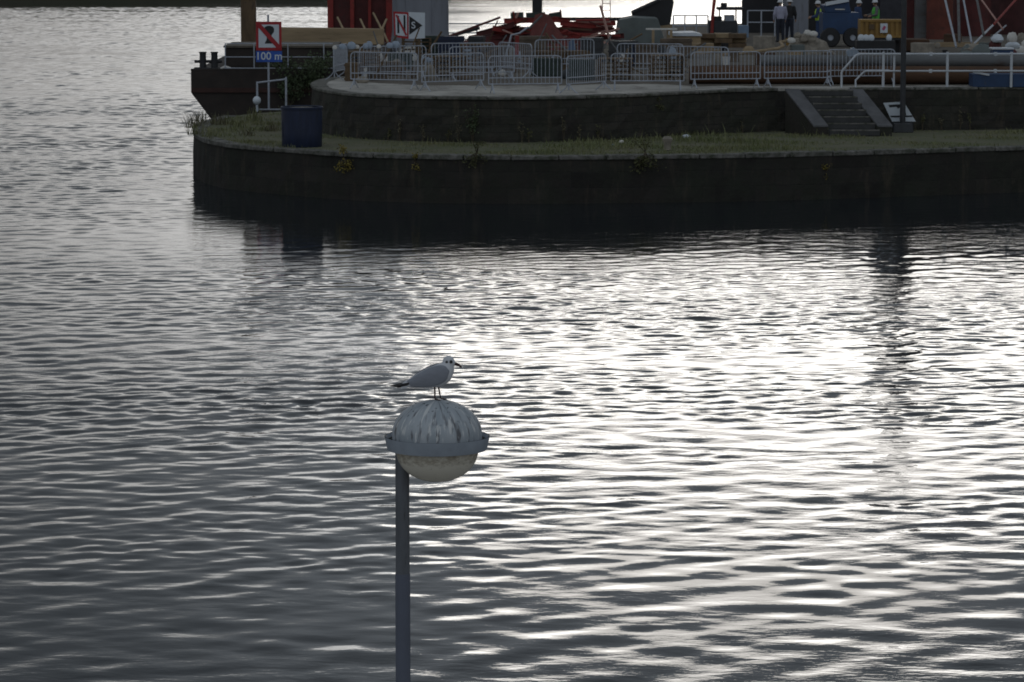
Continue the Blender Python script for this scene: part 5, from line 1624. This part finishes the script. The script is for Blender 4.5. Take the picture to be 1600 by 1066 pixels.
    hl.lathe([(0.112, 0.0), (0.142, -0.008), (0.142, 0.004), (0.112, 0.014)], (hf[0], hf[1] + 0.012, hf[2] + 0.035), 20)
    h_ = hl.build('helmet', helmet, t, smooth=True, local=True)
    hb = MB(); hb.lathe([(0.083, -0.06), (0.088, 0.0), (0.09, 0.05)], (hf[0], hf[1] - 0.012, hf[2] + 0.01), 16); hb.build('hair', M_BROWN, t, smooth=True, local=True)
    if vest:
        Vv = []
        for c, r in tb[1:]:
            if c[2] < nk[2] - 0.08: Vv.append((c, (r[0] + 0.050, r[1] + 0.062, r[2] + 0.02)))
        ball_union('vest', Vv, vest, 0.018, t, 2)
    return t
def ground_at(px, py): q = P(px, py, ZQ); return (q.x, q.y, ZQ)
M_LILAC = mat('lilac_grey_shirt', (0.36, 0.36, 0.46), 0.85, var=0.12, scale=6)
M_COAT = mat('black_coat', (0.02, 0.02, 0.022), 0.85, var=0.2)
M_COVER = mat('blue_overalls', (0.03, 0.055, 0.13), 0.85, var=0.2)
M_HIVIS = mat('hivis_yellow', (0.50, 0.72, 0.06), 0.7, var=0.08)
M_HIGRN = mat('hivis_green', (0.10, 0.46, 0.07), 0.7, var=0.1)
person(ground_at(1219, 66), R(8), 'worker in pale lilac shirt and white helmet seen from behind', M_LILAC, M_JEAN, M_HELM)
person(ground_at(1233, 64.5), R(-20), 'worker in black coat and white helmet beside the lilac shirt', M_COAT, M_JEAN, M_HELM)
person(ground_at(1279, 69), R(75), 'worker in blue overalls and yellow vest with arms raised to work', M_COVER, M_COVER, M_HELM, M_HIVIS, 'stand', 1)
person(ground_at(1340, 67.5), R(-120), 'worker in white helmet and blue overalls between dumper and crate', M_COVER, M_COVER, M_HELM)
person(ground_at(1368, 66), R(100), 'worker in bright green vest bending over behind the ochre crate', M_GREYP, M_JEAN, M_HELM, M_HIGRN, 'stand', 1)
# ------------------------------------------------------------------ plants
def leaf_mat(name, a, b):
    m = mat(name, a, 0.7, col2=b, scale=7.0)
    return m
M_LEAFG = leaf_mat('dark_green_leaves', (0.045, 0.075, 0.036), (0.085, 0.105, 0.045))
M_LEAFY = leaf_mat('yellow_leaves', (0.30, 0.22, 0.035), (0.16, 0.14, 0.03))
M_LEAFB = leaf_mat('olive_leaves', (0.10, 0.095, 0.028), (0.06, 0.07, 0.025))
M_DRY = leaf_mat('dry_stalks', (0.16, 0.14, 0.08), (0.09, 0.085, 0.05))
M_STEM = mat('plant_stems', (0.07, 0.055, 0.035), 0.85)
def plant(name, base, w, h, n, leaf, lmat, lab, seed, hang=0.0, stems=6, grp=None, cat='plant', depth=0.6, wall=False):
    q = random.Random(seed)
    b = Vector(base)
    t = thing(name, b, lab, cat, grp)
    sm, lm = MB(), MB()
    tips = []
    for s in range(stems):
        a = q.uniform(0, 2 * PI); rad = q.uniform(0.15, 0.5)
        tip = b + Vector((w * rad * math.cos(a), (-abs(math.sin(a)) if wall else math.sin(a)) * w * depth * rad, h * q.uniform(0.55, 1.0) * (-1 if q.random() < hang else 1)))
        mid = b.lerp(tip, 0.5) + Vector((q.uniform(-0.06, 0.06) * w, (-0.1 * w if wall else 0), 0.08 * h))
        sm.tube([b + Vector((q.uniform(-.02, .02), 0, -0.02)), mid, tip], [0.012, 0.009, 0.004], 5)
        tips.append((mid, tip))
    for i in range(n):
        mid, tip = q.choice(tips)
        k = q.uniform(-0.25, 1.05)
        c = (b.lerp(mid, 1 + k * 0.8) if k < 0 else mid.lerp(tip, k)) + Vector((q.gauss(0, 0.09) * w, q.gauss(0, 0.06) * w, q.gauss(0, 0.07) * h))
        if wall and c.y > b.y - 0.02: c.y = b.y - 0.02 - q.random() * 0.1
        d = Vector((q.gauss(0, 1), q.gauss(0, 1), q.gauss(-0.3, 0.7))).normalized()
        u = d.cross(Vector((q.gauss(0, 1), q.gauss(0, 1), q.gauss(0, 1)))).normalized()
        L = leaf * q.uniform(0.6, 1.3)
        lm.add([c, c + d * L * 0.5 + u * L * 0.28, c + d * L, c + d * L * 0.5 - u * L * 0.28], [(0, 1, 2, 3)])
    sm.build('stem', M_STEM, t)
    f = lm.build('foliage', lmat, t)
    return t
plant('shrub', P(480, 165, ZL), 2.3, 1.8, 4200, 0.10, M_LEAFG, 'dark green bushy shrub growing between the mooring sign and the quay corner', 1, stems=22, cat='shrub')
plant('shrub', P(450, 168, ZL) + Vector((0, 0.8, 0)), 1.0, 0.9, 700, 0.08, M_LEAFG, 'low dark green shrub at the foot of the mooring sign', 2, stems=8, cat='shrub')
wy = lambda px, py: P(px, py, ZL)
def wallpt(px, py, path, z_guess):
    # point on the wall face below the given path at a pixel
    best = None
    for p in path:
        qx = 800 + 5300 * p.x / (p.y * math.cos(PITCH) + (CAM.z - z_guess) * math.sin(PITCH))
        if best is None or abs(qx - px) < best[0]: best = (abs(qx - px), p)
    q = V(px, py, best[1].y - 0.06)
    return q
plant('yellow_weed', wallpt(537, 246, LEDGE, ZL), 0.55, 0.42, 260, 0.07, M_LEAFY, 'yellow-leaved weed sprouting from the dock wall below the drum', 3, hang=0.6, stems=7, wall=True)
plant('yellow_weed', wallpt(648, 252, LEDGE, ZL), 0.40, 0.30, 130, 0.06, M_LEAFY, 'smaller yellow weed tuft growing out of the dock wall', 4, hang=0.5, stems=5, wall=True)
plant('yellow_weed', wallpt(1291, 268, LEDGE, ZL), 0.35, 0.22, 80, 0.055, M_LEAFY, 'sparse yellow weed on the dock wall below the stone steps', 5, hang=0.4, stems=5, wall=True)
plant('hanging_weed', wallpt(1008, 240, LEDGE, ZL) + Vector((0, 0, 0.05)), 0.95, 0.50, 420, 0.07, M_LEAFB, 'olive weed hanging over the coping next to the small bollard', 6, hang=0.65, stems=10, wall=True)
plant('hanging_weed', wallpt(745, 240, LEDGE, ZL) + Vector((0, 0, 0.05)), 0.9, 0.42, 300, 0.06, M_LEAFB, 'olive weed spilling over the coping under the climbing plant', 7, hang=0.5, stems=9, wall=True)
plant('climbing_plant', wallpt(738, 226, QUAY, ZL), 0.45, 1.35, 300, 0.07, M_LEAFG, 'tall thin green plant climbing the curved retaining wall', 8, stems=5, wall=True)
plant('wall_weed', wallpt(1030, 160, QUAY, ZQ), 0.6, 0.25, 130, 0.06, M_LEAFB, 'small weed growing from the top of the curved wall', 9, hang=0.8, stems=6, wall=True)
for i, px in enumerate((606, 625, 662, 700, 716, 815, 826, 880, 905, 935, 1160, 1400, 1440, 1470, 1500, 1515)):
    path = QUAY if px < 1200 else QR
    pp = [path[0].lerp(path[-1], k / 80) for k in range(81)] if px >= 1200 else path
    w0 = wallpt(px, 228 - (18 if px > 1000 else 0), pp, ZL); w0.z = ZL
    plant('dry_weed', w0 + Vector((0, -0.12, 0)), 0.16, 0.35 + 0.45 * ((i * 37) % 10) / 10, 40, 0.06, M_DRY if i % 3 else M_LEAFB, 'thin dry weed stalk at the foot of the retaining wall', 20 + i, stems=3, grp='dry weed stalks along the retaining wall')
# tufts on the pointed end and along the edge
for i, (px, py, n, h) in enumerate(((303, 199, 60, 0.55), (306, 210, 50, 0.40), (312, 192, 45, 0.50), (330, 214, 40, 0.35), (345, 195, 60, 0.40), (372, 200, 50, 0.35), (385, 212, 40, 0.3), (400, 190, 60, 0.5), (425, 205, 50, 0.35))):
    b = P(px, py, ZL); m = MB(); rr = random.Random(200 + i)
    for k in range(n):
        blade(m, (b.x + rr.gauss(0, 0.14), b.y + rr.gauss(0, 0.14), ZL - 0.02), h * rr.uniform(0.5, 1.1), 0.012, h * rr.uniform(0.2, 0.9), rr)
    m.single('grass_tuft', M_GRASS if i % 2 else M_DRY, 'long grass tuft growing on the rounded point of the ledge', 'grass tuft', 'grass tufts on the rounded point')


# ------------------------------------------------------------------ more of the yard's clutter
q = random.Random(44)
for i in range(34):                                    # thin red rods sticking out of the heap
    px, py = q.uniform(738, 955), q.uniform(40, 68)
    y0 = q.uniform(133.5, 138.5); a = q.uniform(-0.5, 0.5) + (PI / 2 if i % 5 == 0 else 0); L = q.uniform(0.9, 2.4)
    c = V(px, py, y0); c.z = max(c.z, ZQ + 0.15)
    d = Vector((math.cos(a), q.uniform(-0.4, 0.4), math.sin(a))).normalized() * L / 2
    p0, p1 = c - d, c + d
    p0.z = max(p0.z, ZQ + 0.03); p1.z = max(p1.z, ZQ + 0.03)
    m = MB(); m.bar(p0, p1, q.uniform(0.03, 0.07), q.uniform(0.03, 0.09))
    mt, cn_ = ((M_RED, 'red'), (M_DRED, 'dark red'), (M_PINK, 'faded pink'), (M_RUST, 'rusty brown'))[i % 4]
    m.single('scrap_rod', mt, cn_ + ' thin rod tangled in the scrap heap', 'rod', 'thin rods in the scrap heap')
for i in range(58):                                    # timber, stones and buckets between the timber bales and the casings
    px = 1062 + (i * 61.3) % 540; y = q.uniform(111, 142)
    if 1275 < px < 1420 and y > 126: y -= 14
    c = V(px, 80, y); k = i % 4
    m = MB()
    if k == 0:
        a = q.uniform(-0.6, 0.6); L = q.uniform(0.8, 2.2); n_ = q.randint(1, 4)
        for j in range(n_):
            m.bar((c.x - L / 2 * math.cos(a), y - L / 2 * math.sin(a) + 0.13 * (j % 2), ZQ + 0.06 + 0.10 * (j // 2)), (c.x + L / 2 * math.cos(a), y + L / 2 * math.sin(a) + 0.13 * (j % 2), ZQ + 0.06 + 0.10 * (j // 2)), 0.11, 0.09)
        m.single('timber_bundle', (M_TAN, M_BROWN)[i % 2], ('tan', 'brown')[i % 2] + ' timber lengths lying loose in the yard', 'timber', 'loose timber in the yard')
    elif k == 1:
        sack(px, 80, y, q.uniform(0.25, 0.6), q.uniform(0.15, 0.4), (M_STONE, M_TAN, M_MUD)[i % 3], ('grey', 'tan', 'brown')[i % 3] + ' rubble lump lying loose in the yard', 'rubble lumps in the yard', 400 + i, 'rubble_lump', 'rubble', z=ZQ)
    elif k == 2:
        r = q.uniform(0.10, 0.16)
        m.lathe([(0.001, 0.005), (r * 0.8, 0.0), (r, 0.30), (r * 0.94, 0.30), (r * 0.74, 0.03)], (c.x, y, ZQ + 0.006), 14)
        m.single('bucket', (M_BLACK, M_SACK, M_YELLOW)[i % 3], ('black', 'pale', 'ochre')[i % 3] + ' bucket standing loose in the yard', 'bucket', 'buckets in the yard', smooth=True)
    else:
        h = q.uniform(0.25, 0.6); rot = Matrix.Rotation(q.uniform(-0.7, 0.7), 3, 'Z')
        m.box((c.x, y, ZQ + h / 2), (q.uniform(0.3, 0.9), q.uniform(0.3, 0.6), h), rot)
        m.single('formwork_block', (M_STONE, M_RUST, M_TAN, M_GREEN, M_MUD)[i % 5], ('stone-grey', 'rusty', 'tan', 'grey-green', 'brown')[i % 5] + ' block standing loose in the yard', 'block', 'blocks in the yard', bevel=0.02)
